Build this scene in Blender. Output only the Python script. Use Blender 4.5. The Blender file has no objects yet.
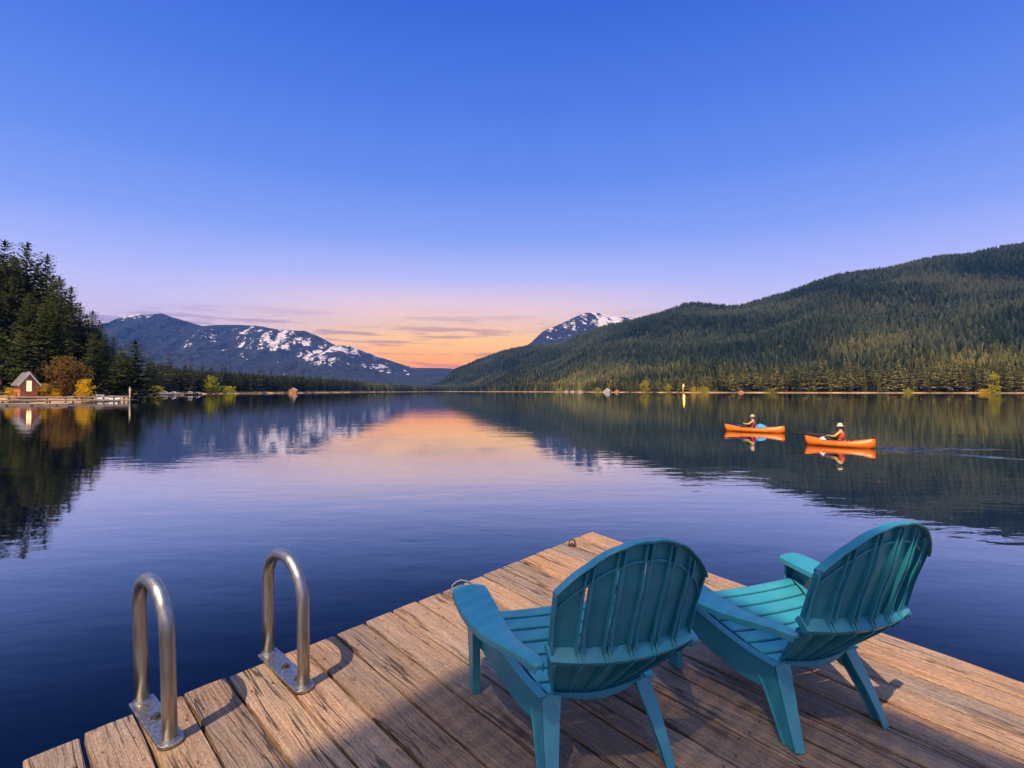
import bpy, bmesh, math, random
import numpy as np
from mathutils import Vector, Matrix, noise as mnoise
R = math.radians
rng = np.random.default_rng(11)
random.seed(5)
sc = bpy.context.scene
COL = sc.collection
F = 537.1          # focal length in pixels of a 1024 px wide frame
EYE = 2.4          # eye height above the lake
EXPO = 1.0
SUN_AZ, SUN_EL = 205.0, 57.0

# ------------------------------------------------------------------ helpers
def tag(o, label=None, cat=None, group=None, kind=None):
    if label: o['label'] = label
    if cat: o['category'] = cat
    if group: o['group'] = group
    if kind: o['kind'] = kind
    return o

def link(name, me, mats=None, parent=None, smooth=False):
    o = bpy.data.objects.new(name, me)
    COL.objects.link(o)
    if mats is not None and len(me.materials) == 0:
        for m in (mats if isinstance(mats, (list, tuple)) else [mats]):
            me.materials.append(m)
    if parent is not None: o.parent = parent
    if smooth:
        me.polygons.foreach_set('use_smooth', np.ones(len(me.polygons), bool))
    return o

def empty(name, loc=(0, 0, 0), rz=0.0):
    o = bpy.data.objects.new(name, None)
    COL.objects.link(o)
    o.location = loc; o.rotation_euler = (0, 0, rz)
    o.empty_display_size = 0.2
    return o

def mesh_np(name, v, f, mat_idx=None):
    """numpy verts (n,3), faces (m,k) with constant k"""
    v = np.asarray(v, np.float32); f = np.asarray(f, np.int32)
    me = bpy.data.meshes.new(name)
    me.vertices.add(len(v)); me.vertices.foreach_set('co', v.ravel())
    k = f.shape[1]
    me.loops.add(f.size); me.loops.foreach_set('vertex_index', f.ravel())
    me.polygons.add(len(f))
    me.polygons.foreach_set('loop_start', np.arange(len(f), dtype=np.int32) * k)
    if mat_idx is not None: me.polygons.foreach_set('material_index', np.asarray(mat_idx, np.int32))
    me.update(calc_edges=True)
    return me

def mesh_bm(name, bm):
    me = bpy.data.meshes.new(name)
    bm.normal_update(); bm.to_mesh(me); bm.free()
    return me

def box(bm, c, s, rot=None, mi=0):
    """box centred at c with full size s"""
    vs = []
    for dx in (-.5, .5):
        for dy in (-.5, .5):
            for dz in (-.5, .5):
                p = Vector((dx * s[0], dy * s[1], dz * s[2]))
                if rot is not None: p = rot @ p
                vs.append(bm.verts.new(p + Vector(c)))
    for a in ((0, 1, 3, 2), (4, 6, 7, 5), (0, 4, 5, 1), (2, 3, 7, 6), (0, 2, 6, 4), (1, 5, 7, 3)):
        f = bm.faces.new([vs[i] for i in a]); f.material_index = mi
    return vs

def prism(bm, pts, off, mi=0):
    """closed polygon pts (3d) extruded by vector off"""
    off = Vector(off)
    a = [bm.verts.new(Vector(p)) for p in pts]
    b = [bm.verts.new(Vector(p) + off) for p in pts]
    n = len(pts)
    fs = [bm.faces.new(a[::-1]), bm.faces.new(b)]
    for i in range(n):
        fs.append(bm.faces.new((a[i], a[(i + 1) % n], b[(i + 1) % n], b[i])))
    for f in fs: f.material_index = mi
    return fs

def slab(bm, A, B):
    """solid between two equal grids of points A[i][j] and B[i][j]"""
    n, m = len(A), len(A[0])
    a = [[bm.verts.new(Vector(p)) for p in r] for r in A]
    b = [[bm.verts.new(Vector(p)) for p in r] for r in B]
    for i in range(n - 1):
        for j in range(m - 1):
            bm.faces.new((a[i][j], a[i + 1][j], a[i + 1][j + 1], a[i][j + 1]))
            bm.faces.new((b[i][j], b[i][j + 1], b[i + 1][j + 1], b[i + 1][j]))
    for i in range(n - 1):
        bm.faces.new((a[i][0], b[i][0], b[i + 1][0], a[i + 1][0]))
        bm.faces.new((a[i][-1], a[i + 1][-1], b[i + 1][-1], b[i][-1]))
    for j in range(m - 1):
        bm.faces.new((a[0][j], a[0][j + 1], b[0][j + 1], b[0][j]))
        bm.faces.new((a[-1][j], b[-1][j], b[-1][j + 1], a[-1][j + 1]))

def tube(bm, path, r, seg=12, cap=True, mi=0):
    path = [Vector(p) for p in path]
    rs = r if isinstance(r, (list, tuple)) else [r] * len(path)
    rings = []; up = None
    for i, p in enumerate(path):
        t = (path[min(i + 1, len(path) - 1)] - path[max(i - 1, 0)]).normalized()
        if up is None:
            up = t.orthogonal().normalized()
        up = (up - t * up.dot(t)).normalized()
        s = t.cross(up)
        rings.append([bm.verts.new(p + (up * math.cos(a) + s * math.sin(a)) * rs[i]) for a in [2 * math.pi * k / seg for k in range(seg)]])
    for i in range(len(rings) - 1):
        for k in range(seg):
            f = bm.faces.new((rings[i][k], rings[i][(k + 1) % seg], rings[i + 1][(k + 1) % seg], rings[i + 1][k]))
            f.material_index = mi; f.smooth = True
    if cap:
        bm.faces.new(rings[0][::-1]).material_index = mi; bm.faces.new(rings[-1]).material_index = mi

def bevel(o, w=.003, seg=2, ang=35):
    m = o.modifiers.new('bevel', 'BEVEL'); m.width = w; m.segments = seg; m.limit_method = 'ANGLE'; m.angle_limit = R(ang)
    m.harden_normals = False
    return o

def fixn(bm): bmesh.ops.recalc_face_normals(bm, faces=bm.faces[:])

def at(px, py, Y):  return Vector(((px - 512) / F * Y, Y, EYE + (391 - py) / F * Y))
def s2l(c): return tuple(((x / 255 + .055) / 1.055) ** 2.4 if x > 10.3 else x / 255 / 12.92 for x in c)

def vnoise(x, y, seed=0):
    """numpy 2d value noise in 0..1"""
    xi = np.floor(x).astype(np.int64); yi = np.floor(y).astype(np.int64)
    xf = x - xi; yf = y - yi
    u = xf * xf * (3 - 2 * xf); v = yf * yf * (3 - 2 * yf)
    def h(a, b):
        n = (a * 374761393 + b * 668265263 + seed * 974711) & 0x7fffffff
        n = ((n ^ (n >> 13)) * 1274126177) & 0x7fffffff
        return ((n ^ (n >> 16)) & 0xffff) / 65535.0
    return (h(xi, yi) * (1 - u) + h(xi + 1, yi) * u) * (1 - v) + (h(xi, yi + 1) * (1 - u) + h(xi + 1, yi + 1) * u) * v
def fbm(x, y, oct=4, seed=0):
    s = 0; a = .5
    for i in range(oct):
        s = s + a * vnoise(x, y, seed + i); x = x * 2.03; y = y * 2.03; a *= .5
    return s

# ------------------------------------------------------------------ materials
class NT:
    def __init__(self, tree): self.t = tree; self.n = tree.nodes; self.l = tree.links
    def node(self, typ, ins=None, **kw):
        nd = self.n.new(typ)
        for k, v in kw.items(): setattr(nd, k, v)
        for k, v in (ins or {}).items(): self.set(nd.inputs[k], v)
        return nd
    def set(self, sock, v):
        if isinstance(v, bpy.types.NodeSocket): self.l.new(v, sock)
        else:
            if isinstance(v, (tuple, list)) and len(v) == 3 and sock.type == 'RGBA': v = (*v, 1)
            sock.default_value = v
    def math(self, op, a, b=0.0, c=0.0, clamp=False):
        nd = self.n.new('ShaderNodeMath'); nd.operation = op; nd.use_clamp = clamp
        for i, v in enumerate((a, b, c)): self.set(nd.inputs[i], v)
        return nd.outputs[0]
    def mix(self, f, a, b, mode='MIX'):
        nd = self.n.new('ShaderNodeMix'); nd.data_type = 'RGBA'; nd.blend_type = mode
        self.set(nd.inputs[0], f); self.set(nd.inputs[6], a); self.set(nd.inputs[7], b)
        return nd.outputs[2]
    def ramp(self, f, stops, interp='LINEAR'):
        nd = self.n.new('ShaderNodeValToRGB'); nd.color_ramp.interpolation = interp
        el = nd.color_ramp.elements
        while len(el) < len(stops): el.new(.5)
        for e, (p, c) in zip(el, stops):
            e.position = p; e.color = (*c, 1) if len(c) == 3 else c
        self.set(nd.inputs[0], f); return nd.outputs[0]
    def smooth(self, v, a, b):
        nd = self.n.new('ShaderNodeMapRange'); nd.interpolation_type = 'SMOOTHSTEP'
        self.set(nd.inputs[0], v); self.set(nd.inputs[1], a); self.set(nd.inputs[2], b)
        return nd.outputs[0]
    def noise(self, vec, scale, detail=3, rough=.5, dist=0.0):
        nd = self.node('ShaderNodeTexNoise', {'Scale': scale, 'Detail': detail, 'Roughness': rough, 'Distortion': dist})
        if vec is not None: self.l.new(vec, nd.inputs['Vector'])
        return nd.outputs['Fac']
    def mapping(self, vec, scale=(1, 1, 1), loc=(0, 0, 0), rot=(0, 0, 0)):
        nd = self.node('ShaderNodeMapping', {'Scale': scale, 'Location': loc, 'Rotation': rot}); self.l.new(vec, nd.inputs[0])
        return nd.outputs[0]
    def coord(self, out='Object'): return self.n.new('ShaderNodeTexCoord').outputs[out]
    def bump(self, h, strength, dist, normal=None):
        nd = self.node('ShaderNodeBump', {'Strength': strength, 'Distance': dist, 'Height': h})
        if normal is not None: self.l.new(normal, nd.inputs['Normal'])
        return nd.outputs[0]

def material(name):
    m = bpy.data.materials.new(name); m.use_nodes = True
    m.node_tree.nodes.clear()
    t = NT(m.node_tree)
    out = t.n.new('ShaderNodeOutputMaterial')
    return m, t, out
def pbsdf(t, out, **kw):
    b = t.n.new('ShaderNodeBsdfPrincipled')
    for k, v in kw.items(): t.set(b.inputs[k.replace('_', ' ')], v)
    t.l.new(b.outputs[0], out.inputs['Surface'])
    return b
def simple(name, col, rough=.6, metal=0.0, var=.25, scale=8.0, bump=.0):
    m, t, out = material(name)
    co = t.coord()
    n = t.noise(co, scale, 4)
    dark = tuple(c * (1 - var) for c in col); lite = tuple(min(1, c * (1 + var)) for c in col)
    c = t.ramp(n, [(.3, dark), (.7, lite)])
    b = pbsdf(t, out, Base_Color=c, Roughness=rough, Metallic=metal)
    if bump: t.set(b.inputs['Normal'], t.bump(n, .4, bump))
    return m
def emit(name, col, st):
    m, t, out = material(name)
    pbsdf(t, out, Base_Color=(.8, .7, .5), Emission_Color=col, Emission_Strength=st)
    return m

def foliage(name, a, b, trans=.25, scale=.35, rnd=.5):
    """leaf material: colour differs by clump and by tree"""
    m, t, out = material(name)
    co = t.coord('Object')
    n = t.noise(co, scale, 3, .6)
    oi = t.n.new('ShaderNodeObjectInfo').outputs['Random']
    f = t.math('ADD', t.math('MULTIPLY', t.smooth(n, .3, .7), 1 - rnd), t.math('MULTIPLY', oi, rnd))
    c = t.mix(f, a, b)
    d = t.node('ShaderNodeBsdfDiffuse', {'Color': c, 'Roughness': .8})
    tr = t.node('ShaderNodeBsdfTranslucent', {'Color': c})
    mx = t.node('ShaderNodeMixShader', {0: trans}); t.l.new(d.outputs[0], mx.inputs[1]); t.l.new(tr.outputs[0], mx.inputs[2])
    t.l.new(mx.outputs[0], out.inputs['Surface'])
    return m

M = {}
M['fir'] = foliage('fir_needles', (.036, .066, .034), (.180, .190, .062), .25, 4.0, .35)
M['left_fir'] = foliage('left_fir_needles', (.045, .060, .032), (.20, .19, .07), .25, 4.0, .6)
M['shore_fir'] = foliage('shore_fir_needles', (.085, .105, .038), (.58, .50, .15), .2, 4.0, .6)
M['bark'] = simple('bark', (.10, .075, .055), .9, 0, .4, 3)
M['yellow_leaf'] = foliage('yellow_leaves', (.74, .46, .02), (.90, .66, .05), .35, 1.5)
M['brown_leaf'] = foliage('russet_leaves', (.16, .10, .035), (.36, .22, .06), .35, 1.0)
M['green_leaf'] = foliage('green_leaves', (.07, .12, .025), (.18, .24, .05), .35, .8)
M['lime_leaf'] = foliage('lime_leaves', (.34, .36, .03), (.66, .58, .05), .35, 1.0)

def forest_mat():
    m, t, out = material('forest_needles')
    at_ = t.node('ShaderNodeAttribute', attribute_name='tone').outputs['Fac']
    lo = t.node('ShaderNodeAttribute', attribute_name='low').outputs['Fac']
    hi = t.ramp(at_, [(0, (.018, .034, .028)), (.5, (.050, .074, .052)), (1, (.105, .122, .078))])
    wl = t.ramp(at_, [(0, (.022, .034, .020)), (.5, (.105, .112, .042)), (1, (.30, .26, .09))])
    c = t.mix(lo, hi, wl)
    d = t.node('ShaderNodeBsdfDiffuse', {'Color': c, 'Roughness': .8}); tr = t.node('ShaderNodeBsdfTranslucent', {'Color': c})
    mx = t.node('ShaderNodeMixShader', {0: .3}); t.l.new(d.outputs[0], mx.inputs[1]); t.l.new(tr.outputs[0], mx.inputs[2])
    t.l.new(mx.outputs[0], out.inputs['Surface'])
    return m
M['forest'] = forest_mat()

def ground_mat():
    m, t, out = material('shore_ground')
    co = t.coord('Object')
    z = t.node('ShaderNodeSeparateXYZ', {0: co}).outputs[2]
    n = t.noise(co, .05, 5); n2 = t.noise(co, .6, 4)
    zz = t.math('ADD', z, t.math('MULTIPLY', t.math('SUBTRACT', n2, .5), 1.2))
    sand = t.ramp(t.math('ADD', t.math('MULTIPLY', n, .7), t.math('MULTIPLY', n2, .3)), [(.36, (.07, .06, .025)), (.5, (.34, .22, .10)), (.64, (.60, .40, .20))])
    soil = t.ramp(n, [(.3, (.030, .034, .016)), (.7, (.075, .070, .030))])
    bed = t.ramp(t.noise(co, 3.0, 5), [(.42, (.05, .045, .03)), (.62, (.30, .22, .13))])
    c = t.mix(t.smooth(zz, .8, 2.0), sand, soil)
    c = t.mix(t.smooth(z, -.1, .05), bed, c)
    pbsdf(t, out, Base_Color=c, Roughness=.95)
    return m
M['ground'] = ground_mat()

def mountain_mat():
    m, t, out = material('mountain_slope')
    co = t.coord('Object')
    bias = t.node('ShaderNodeAttribute', attribute_name='snow').outputs['Fac']
    n = t.noise(t.mapping(t.mapping(co, rot=(0, R(38), 0)), (2.3, .5, .75)), .0060, 7, .64)
    n2 = t.noise(co, .03, 4, .6)
    s = t.math('ADD', bias, t.math('ADD', t.math('MULTIPLY', t.math('SUBTRACT', n, .5), 3.4), t.math('MULTIPLY', t.math('SUBTRACT', n2, .5), 1.3)))
    s = t.smooth(s, .50, .58)
    rock = t.mix(t.smooth(t.noise(t.mapping(co, (1, 1, .35)), .022, 6, .7), .38, .62), (.006, .012, .016), (.034, .042, .048))
    c = t.mix(s, rock, (.76, .72, .73))
    b = pbsdf(t, out, Base_Color=c, Roughness=.9)
    hb = t.math('ADD', t.math('MULTIPLY', t.noise(co, .0035, 7, .6), 1.0), t.math('MULTIPLY', t.noise(co, .018, 4, .6), .25))
    t.set(b.inputs['Normal'], t.bump(hb, 1.0, 170.0))
    return m
M['mountain'] = mountain_mat()

def wood_mat(name='weathered_wood', axis=0):
    m, t, out = material(name)
    co = t.coord('Object')
    at_ = t.node('ShaderNodeAttribute', attribute_name='plank').outputs['Fac']
    off = t.node('ShaderNodeCombineXYZ', {0: t.math('MULTIPLY', at_, 37.0), 1: t.math('MULTIPLY', at_, 91.0), 2: t.math('MULTIPLY', at_, 13.0)}).outputs[0]
    v = t.node('ShaderNodeVectorMath', {0: co, 1: off}, operation='ADD').outputs[0]
    # warp the grain a little
    w = t.node('ShaderNodeTexNoise', {'Vector': t.mapping(v, (1.2, 5, 5)), 'Scale': 1.5, 'Detail': 2}).outputs['Color']
    w = t.node('ShaderNodeVectorMath', {0: w, 1: (.5, .5, .5)}, operation='SUBTRACT').outputs[0]
    w = t.node('ShaderNodeVectorMath', {0: w, 3: .06}, operation='SCALE').outputs[0]
    vv = t.node('ShaderNodeVectorMath', {0: v, 1: w}, operation='ADD').outputs[0]
    fine = t.noise(t.mapping(vv, (4.0, 190, 70)), 1.0, 6, .7)
    mid = t.noise(t.mapping(vv, (1.6, 34, 20)), 1.0, 5, .65)
    broad = t.noise(t.mapping(v, (1.1, 3.5, 2)), 1.0, 4, .6)
    # long thin cracks, short checks and dark pits
    crk = t.math('ABSOLUTE', t.math('SUBTRACT', t.noise(t.mapping(vv, (.9, 26, 12)), 1.0, 3, .55), .5))
    crk = t.math('MULTIPLY', t.math('SUBTRACT', 1.0, t.smooth(crk, .004, .020)), t.smooth(t.noise(t.mapping(v, (1.5, 5, 4)), 1.0, 2), .46, .60))
    chk = t.noise(t.mapping(vv, (9.0, 130, 40)), 1.0, 3, .6)
    chk = t.math('MULTIPLY', t.smooth(chk, .64, .74), .5)
    spot = t.smooth(t.noise(t.mapping(v, (14, 30, 20)), 1.0, 4, .65), .64, .72)
    spk = t.noise(t.mapping(v, (60, 160, 90)), 1.0, 3, .7)
    vor = t.node('ShaderNodeTexVoronoi', {'Vector': t.mapping(v, (1.6, 6.5, 3)), 'Scale': 1.0, 'Randomness': 1.0}, feature='F1').outputs['Distance']
    knot = t.math('SUBTRACT', 1.0, t.smooth(vor, .04, .13))
    base = t.ramp(fine, [(.28, (.10, .072, .05)), (.44, (.30, .225, .16)), (.58, (.47, .36, .26)), (.78, (.66, .53, .40))])
    base = t.mix(t.smooth(mid, .34, .72), t.mix(.55, base, (.23, .18, .145)), base)
    base = t.mix(1.0, base, t.ramp(spk, [(.3, (.60,) * 3), (.7, (1.30,) * 3)]), 'MULTIPLY')
    chk = t.math('MAXIMUM', chk, crk)
    grey = t.mix(1.0, base, (.84, .87, .93), 'MULTIPLY')
    warm = t.mix(1.0, base, (1.06, .93, .80), 'MULTIPLY')
    c = t.mix(t.smooth(broad, .35, .65), grey, warm)
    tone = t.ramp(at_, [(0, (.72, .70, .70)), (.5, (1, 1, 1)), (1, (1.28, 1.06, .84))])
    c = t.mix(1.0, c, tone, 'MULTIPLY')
    # rusty, mossy stains
    st = t.smooth(t.noise(t.mapping(v, (1.7, 4, 3)), 1.3, 4, .65), .66, .80)
    c = t.mix(t.math('MULTIPLY', st, .55), c, (.26, .13, .03))
    c = t.mix(t.math('MULTIPLY', chk, .85), c, (.025, .018, .015))
    c = t.mix(t.math('MULTIPLY', spot, .7), c, (.03, .022, .02))
    c = t.mix(t.math('MULTIPLY', knot, .75), c, (.07, .04, .025))
    h = t.math('SUBTRACT', t.math('ADD', t.math('MULTIPLY', fine, .6), t.math('MULTIPLY', mid, .7)), t.math('MULTIPLY', chk, .8))
    b = pbsdf(t, out, Base_Color=c, Roughness=t.ramp(fine, [(.2, (.75,) * 3), (.8, (.55,) * 3)]))
    t.set(b.inputs['Specular IOR Level'], .3)
    t.set(b.inputs['Normal'], t.bump(h, 1.0, .006))
    return m
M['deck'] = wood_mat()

def plastic_mat():
    m, t, out = material('teal_plastic')
    co = t.coord('Object')
    n = t.noise(co, 5.0, 4); scr = t.smooth(t.noise(t.mapping(co, (9, 14, 9)), 1.5, 5, .7), .62, .74)
    c = t.ramp(n, [(.3, (.024, .240, .325)), (.7, (.038, .305, .395))])
    c = t.mix(t.math('MULTIPLY', scr, .45), c, (.05, .14, .16))
    b = pbsdf(t, out, Base_Color=c, Roughness=t.ramp(t.noise(co, 30, 3), [(.3, (.28,) * 3), (.7, (.44,) * 3)]))
    t.set(b.inputs['Specular IOR Level'], .7)
    t.set(b.inputs['Normal'], t.bump(t.noise(co, 260, 2), .12, .001))
    return m
M['teal'] = plastic_mat()

def steel_mat():
    m, t, out = material('brushed_steel')
    co = t.coord('Object')
    n = t.noise(t.mapping(co, (60, 60, 6)), 1.0, 4); sp = t.smooth(t.noise(co, 90, 4, .7), .62, .72)
    c = t.ramp(n, [(.3, (.33, .32, .30)), (.7, (.46, .45, .42))])
    c = t.mix(t.math('MULTIPLY', sp, .35), c, (.22, .19, .16))
    b = pbsdf(t, out, Base_Color=c, Metallic=1.0, Roughness=t.ramp(n, [(.3, (.34,) * 3), (.7, (.46,) * 3)]))
    t.set(b.inputs['Normal'], t.bump(n, .12, .001))
    return m
M['steel'] = steel_mat()
M['dark_steel'] = simple('dark_bolt_steel', (.10, .09, .08), .5, .8, .4, 60)
M['rust'] = simple('rusty_iron', (.07, .035, .02), .8, .3, .5, 60, .002)
M['rope'] = simple('pale_rope', (.30, .28, .25), .9, 0, .25, 120, .002)
M['pale_yellow'] = simple('pale_yellow_paint', (.85, .66, .22), .6, 0, .1, 2)
M['pile'] = simple('pile_wood', (.10, .08, .06), .9, 0, .4, 6, .01)
M['orange'] = simple('orange_hull_plastic', (.86, .19, .008), .4, 0, .12, 2)
M['orange_red'] = simple('deep_orange_deck_plastic', (.80, .17, .012), .4, 0, .12, 2)
M['black'] = simple('black_rubber', (.02, .02, .022), .6, 0, .3, 20)
M['skin'] = simple('skin', (.55, .32, .22), .6, 0, .08, 20)
M['white_cloth'] = simple('cream_hat_cloth', (.70, .60, .44), .85, 0, .1, 30)
M['vest'] = simple('orange_vest_cloth', (.72, .10, .03), .8, 0, .15, 30)
M['vest_pale'] = simple('pale_vest_panel', (.85, .55, .38), .8, 0, .1, 30)
M['dark_cloth'] = simple('dark_shirt_cloth', (.03, .03, .04), .9, 0, .3, 30)
M['red_cloth'] = simple('red_jacket_cloth', (.50, .025, .03), .85, 0, .2, 30)
M['yellow_cloth'] = simple('yellow_sleeve_cloth', (.65, .45, .08), .85, 0, .1, 30)
M['blue_cloth'] = simple('blue_cover_cloth', (.06, .32, .68), .7, 0, .15, 10)
M['cabin_wall'] = simple('red_brown_boards', (.52, .20, .09), .85, 0, .25, 1.5)
M['pale_wall'] = simple('pale_boards', (.55, .48, .40), .85, 0, .15, 1.5)
M['orange_wall'] = simple('ochre_boards', (.62, .28, .08), .85, 0, .15, 1.5)
M['grey_roof'] = simple('grey_shingle_roof', (.16, .16, .17), .9, 0, .25, 2)
M['white_trim'] = simple('white_painted_trim', (.82, .80, .76), .6, 0, .05, 2)
M['white_roof'] = simple('white_metal_roof', (.72, .68, .66), .6, 0, .08, 2)
M['float_wood'] = simple('pale_float_boards', (.46, .37, .28), .9, 0, .3, .8)
M['boat_white'] = simple('white_boat_hull', (.75, .73, .70), .4, 0, .08, 2)
M['boat_dark'] = simple('dark_boat_hull', (.05, .05, .06), .5, 0, .3, 2)
M['lit'] = emit('lit_window', (1.0, .52, .17), 1.25)
M['lamp'] = emit('lit_lamp', (1.0, .50, .06), .8)

def water_mat():
    m, t, out = material('lake_water')
    co = t.coord('Object')
    n1 = t.noise(t.mapping(co, (.7, 1.5, 1)), 1.1, 3, .55)
    n2 = t.noise(t.mapping(co, (.10, .34, 1)), 1.0, 3, .5)
    h = t.math('ADD', t.math('MULTIPLY', n1, .0052), t.math('MULTIPLY', n2, .010))
    # wake trailing from the moving kayak (kx, ky = its stern)
    ks, dirx, diry = (15.0, 22.5), .88, -.48
    xyz = t.node('ShaderNodeSeparateXYZ', {0: co})
    X = t.math('SUBTRACT', xyz.outputs[0], ks[0]); Y = t.math('SUBTRACT', xyz.outputs[1], ks[1])
    u = t.math('ADD', t.math('MULTIPLY', X, dirx), t.math('MULTIPLY', Y, diry))
    v = t.math('ADD', t.math('MULTIPLY', X, -diry), t.math('MULTIPLY', Y, dirx))
    av = t.math('ABSOLUTE', v)
    edge = t.math('MULTIPLY', t.math('ADD', u, .6), .36)
    wob = t.math('MULTIPLY', t.math('SUBTRACT', t.noise(co, .9, 2), .5), .5)
    d = t.math('ADD', t.math('SUBTRACT', av, edge), wob)
    arm = t.math('SUBTRACT', 1.0, t.smooth(t.math('ABSOLUTE', d), .05, .45))
    fade = t.math('MULTIPLY', t.smooth(u, -.6, .3), t.math('SUBTRACT', 1.0, t.smooth(u, 1.5, 5.5)))
    rip = t.math('SINE', t.math('ADD', t.math('MULTIPLY', d, 16.0), t.math('MULTIPLY', u, 5.0)))
    wk = t.math('MULTIPLY', t.math('MULTIPLY', arm, fade), t.math('MULTIPLY', rip, .022))
    h = t.math('ADD', h, wk)
    nrm = t.bump(h, 1.0, 1.0)
    fc = t.node('ShaderNodeLayerWeight', {'Blend': .5, 'Normal': nrm}).outputs['Facing']
    fr = t.ramp(fc, [(p_, (v_,) * 3) for p_, v_ in ((0, .016), (.45, .022), (.55, .036), (.60, .060), (.66, .14), (.73, .34), (.80, .58), (.86, .76), (.93, .90), (1, 1))])
    body = t.node('ShaderNodeBsdfDiffuse', {'Color': (.0002, .003, .018, 1)})
    tr = t.node('ShaderNodeBsdfTransparent', {'Color': (.10, .32, .45, 1)})
    mb = t.node('ShaderNodeMixShader', {0: .012}); t.l.new(body.outputs[0], mb.inputs[1]); t.l.new(tr.outputs[0], mb.inputs[2])
    gl = t.node('ShaderNodeBsdfGlossy', {'Color': (.95, .97, 1, 1), 'Roughness': .01, 'Normal': nrm})
    mx = t.node('ShaderNodeMixShader', {0: fr}); t.l.new(mb.outputs[0], mx.inputs[1]); t.l.new(gl.outputs[0], mx.inputs[2])
    t.l.new(mx.outputs[0], out.inputs['Surface'])
    return m
M['water'] = water_mat()

# ------------------------------------------------------------------ world, sun, camera
def make_world():
    w = bpy.data.worlds.new('World'); sc.world = w; w.use_nodes = True
    w.node_tree.nodes.clear(); t = NT(w.node_tree)
    out = t.n.new('ShaderNodeOutputWorld')
    BG = .1
    k = 1 / (2 ** EXPO) / BG
    def L(c): return tuple(x * k for x in s2l(c))
    d = t.coord('Generated')
    s = t.node('ShaderNodeSeparateXYZ', {0: d}); x, y, z = s.outputs
    az = t.math('ARCTAN2', x, y)                       # 0 = ahead, + = right
    zc = t.math('MAXIMUM', z, 0.0)
    def A(lst):
        return [(z_, tuple(min(10.0, v_ * math.exp(4.7e-5 * min(9000, 1250 / max(z_, .01)))) for v_ in c_)) for z_, c_ in lst]
    blue = t.ramp(zc, A([(0.0, L((255, 204, 190))), (.055, L((250, 205, 200))), (.10, L((236, 204, 214))), (.15, L((206, 196, 232))), (.203, L((176, 182, 240))),
                       (.27, L((136, 160, 237))), (.365, L((103, 139, 230))), (.476, L((79, 119, 221))), (.588, L((56, 98, 208))), (.70, L((46, 88, 200))), (.84, L((150, 180, 235))), (1.0, L((190, 208, 240)))]))
    glow = t.ramp(zc, A([(0.0, L((282, 118, 0))), (.03, L((290, 146, 0))), (.058, L((288, 182, 0))), (.094, L((278, 210, 96))), (.15, L((246, 208, 196))),
                       (.203, L((190, 190, 238))), (.27, L((140, 163, 237))), (.365, L((103, 139, 230))), (.476, L((79, 119, 221))), (.588, L((56, 98, 208))), (.70, L((46, 88, 200))), (.84, L((150, 180, 235))), (1.0, L((190, 208, 240)))]))
    da = t.math('ABSOLUTE', t.math('SUBTRACT', az, R(-5.0)))
    g = t.math('SUBTRACT', 1.0, t.smooth(da, R(5), R(33)))
    c = t.mix(g, blue, glow)
    # thin evening clouds low over the horizon
    cv = t.node('ShaderNodeCombineXYZ', {0: t.math('MULTIPLY', az, 7.0), 1: t.math('MULTIPLY', z, 95.0), 2: 3.7}).outputs[0]
    cn = t.noise(cv, 1.0, 4, .55)
    win = t.math('MULTIPLY', t.smooth(z, .015, .05), t.math('SUBTRACT', 1.0, t.smooth(z, .10, .16)))
    cm = t.math('MULTIPLY', t.smooth(cn, .49, .60), win)
    ccol = t.mix(g, L((196, 158, 190)), L((225, 150, 130)))
    c = t.mix(t.math('MULTIPLY', cm, .62), c, ccol)
    back = t.smooth(t.math('ADD', t.math('MULTIPLY', x, math.sin(R(SUN_AZ))), t.math('MULTIPLY', y, math.cos(R(SUN_AZ)))), -.05, .75)
    c = t.mix(t.math('MULTIPLY', back, .55), c, tuple(v_ * 1.0 for v_ in L((255, 228, 205))))
    sky = t.node('ShaderNodeTexSky', sky_type='NISHITA', sun_disc=False, sun_elevation=R(SUN_EL), sun_rotation=R(SUN_AZ))
    c = t.mix(.03, c, sky.outputs[0])
    b = t.node('ShaderNodeBackground', {'Color': c, 'Strength': BG})
    t.l.new(b.outputs[0], out.inputs['Surface'])
make_world()

sun = bpy.data.lights.new('sun', 'SUN'); sun.energy = 3.3; sun.angle = R(.53); sun.color = (1.0, .74, .48)
so = bpy.data.objects.new('sun', sun); COL.objects.link(so)
sd = Vector((math.sin(R(SUN_AZ)) * math.cos(R(SUN_EL)), math.cos(R(SUN_AZ)) * math.cos(R(SUN_EL)), math.sin(R(SUN_EL))))
so.rotation_euler = sd.to_track_quat('Z', 'Y').to_euler(); so.location = sd * 50

cam = bpy.data.cameras.new('camera'); cam.sensor_width = 36; cam.lens = F / 1024 * 36; cam.clip_start = .05; cam.clip_end = 40000
co_ = bpy.data.objects.new('camera', cam); COL.objects.link(co_)
co_.location = (0, 0, EYE); co_.rotation_euler = (R(90) + math.atan(7 / F), 0, 0)
sc.camera = co_
sc.view_settings.view_transform = 'Standard'; sc.view_settings.look = 'None'; sc.view_settings.exposure = EXPO; sc.view_settings.gamma = 1
sc.view_settings.use_curve_mapping = False
sc.cycles.use_denoising = True
sc.cycles.max_bounces = 6; sc.cycles.transparent_max_bounces = 6; sc.cycles.volume_bounces = 0
sc.cycles.diffuse_bounces = 3; sc.cycles.glossy_bounces = 3; sc.cycles.caustics_reflective = False; sc.cycles.caustics_refractive = False
sc.cycles.sample_clamp_indirect = 4

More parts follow.
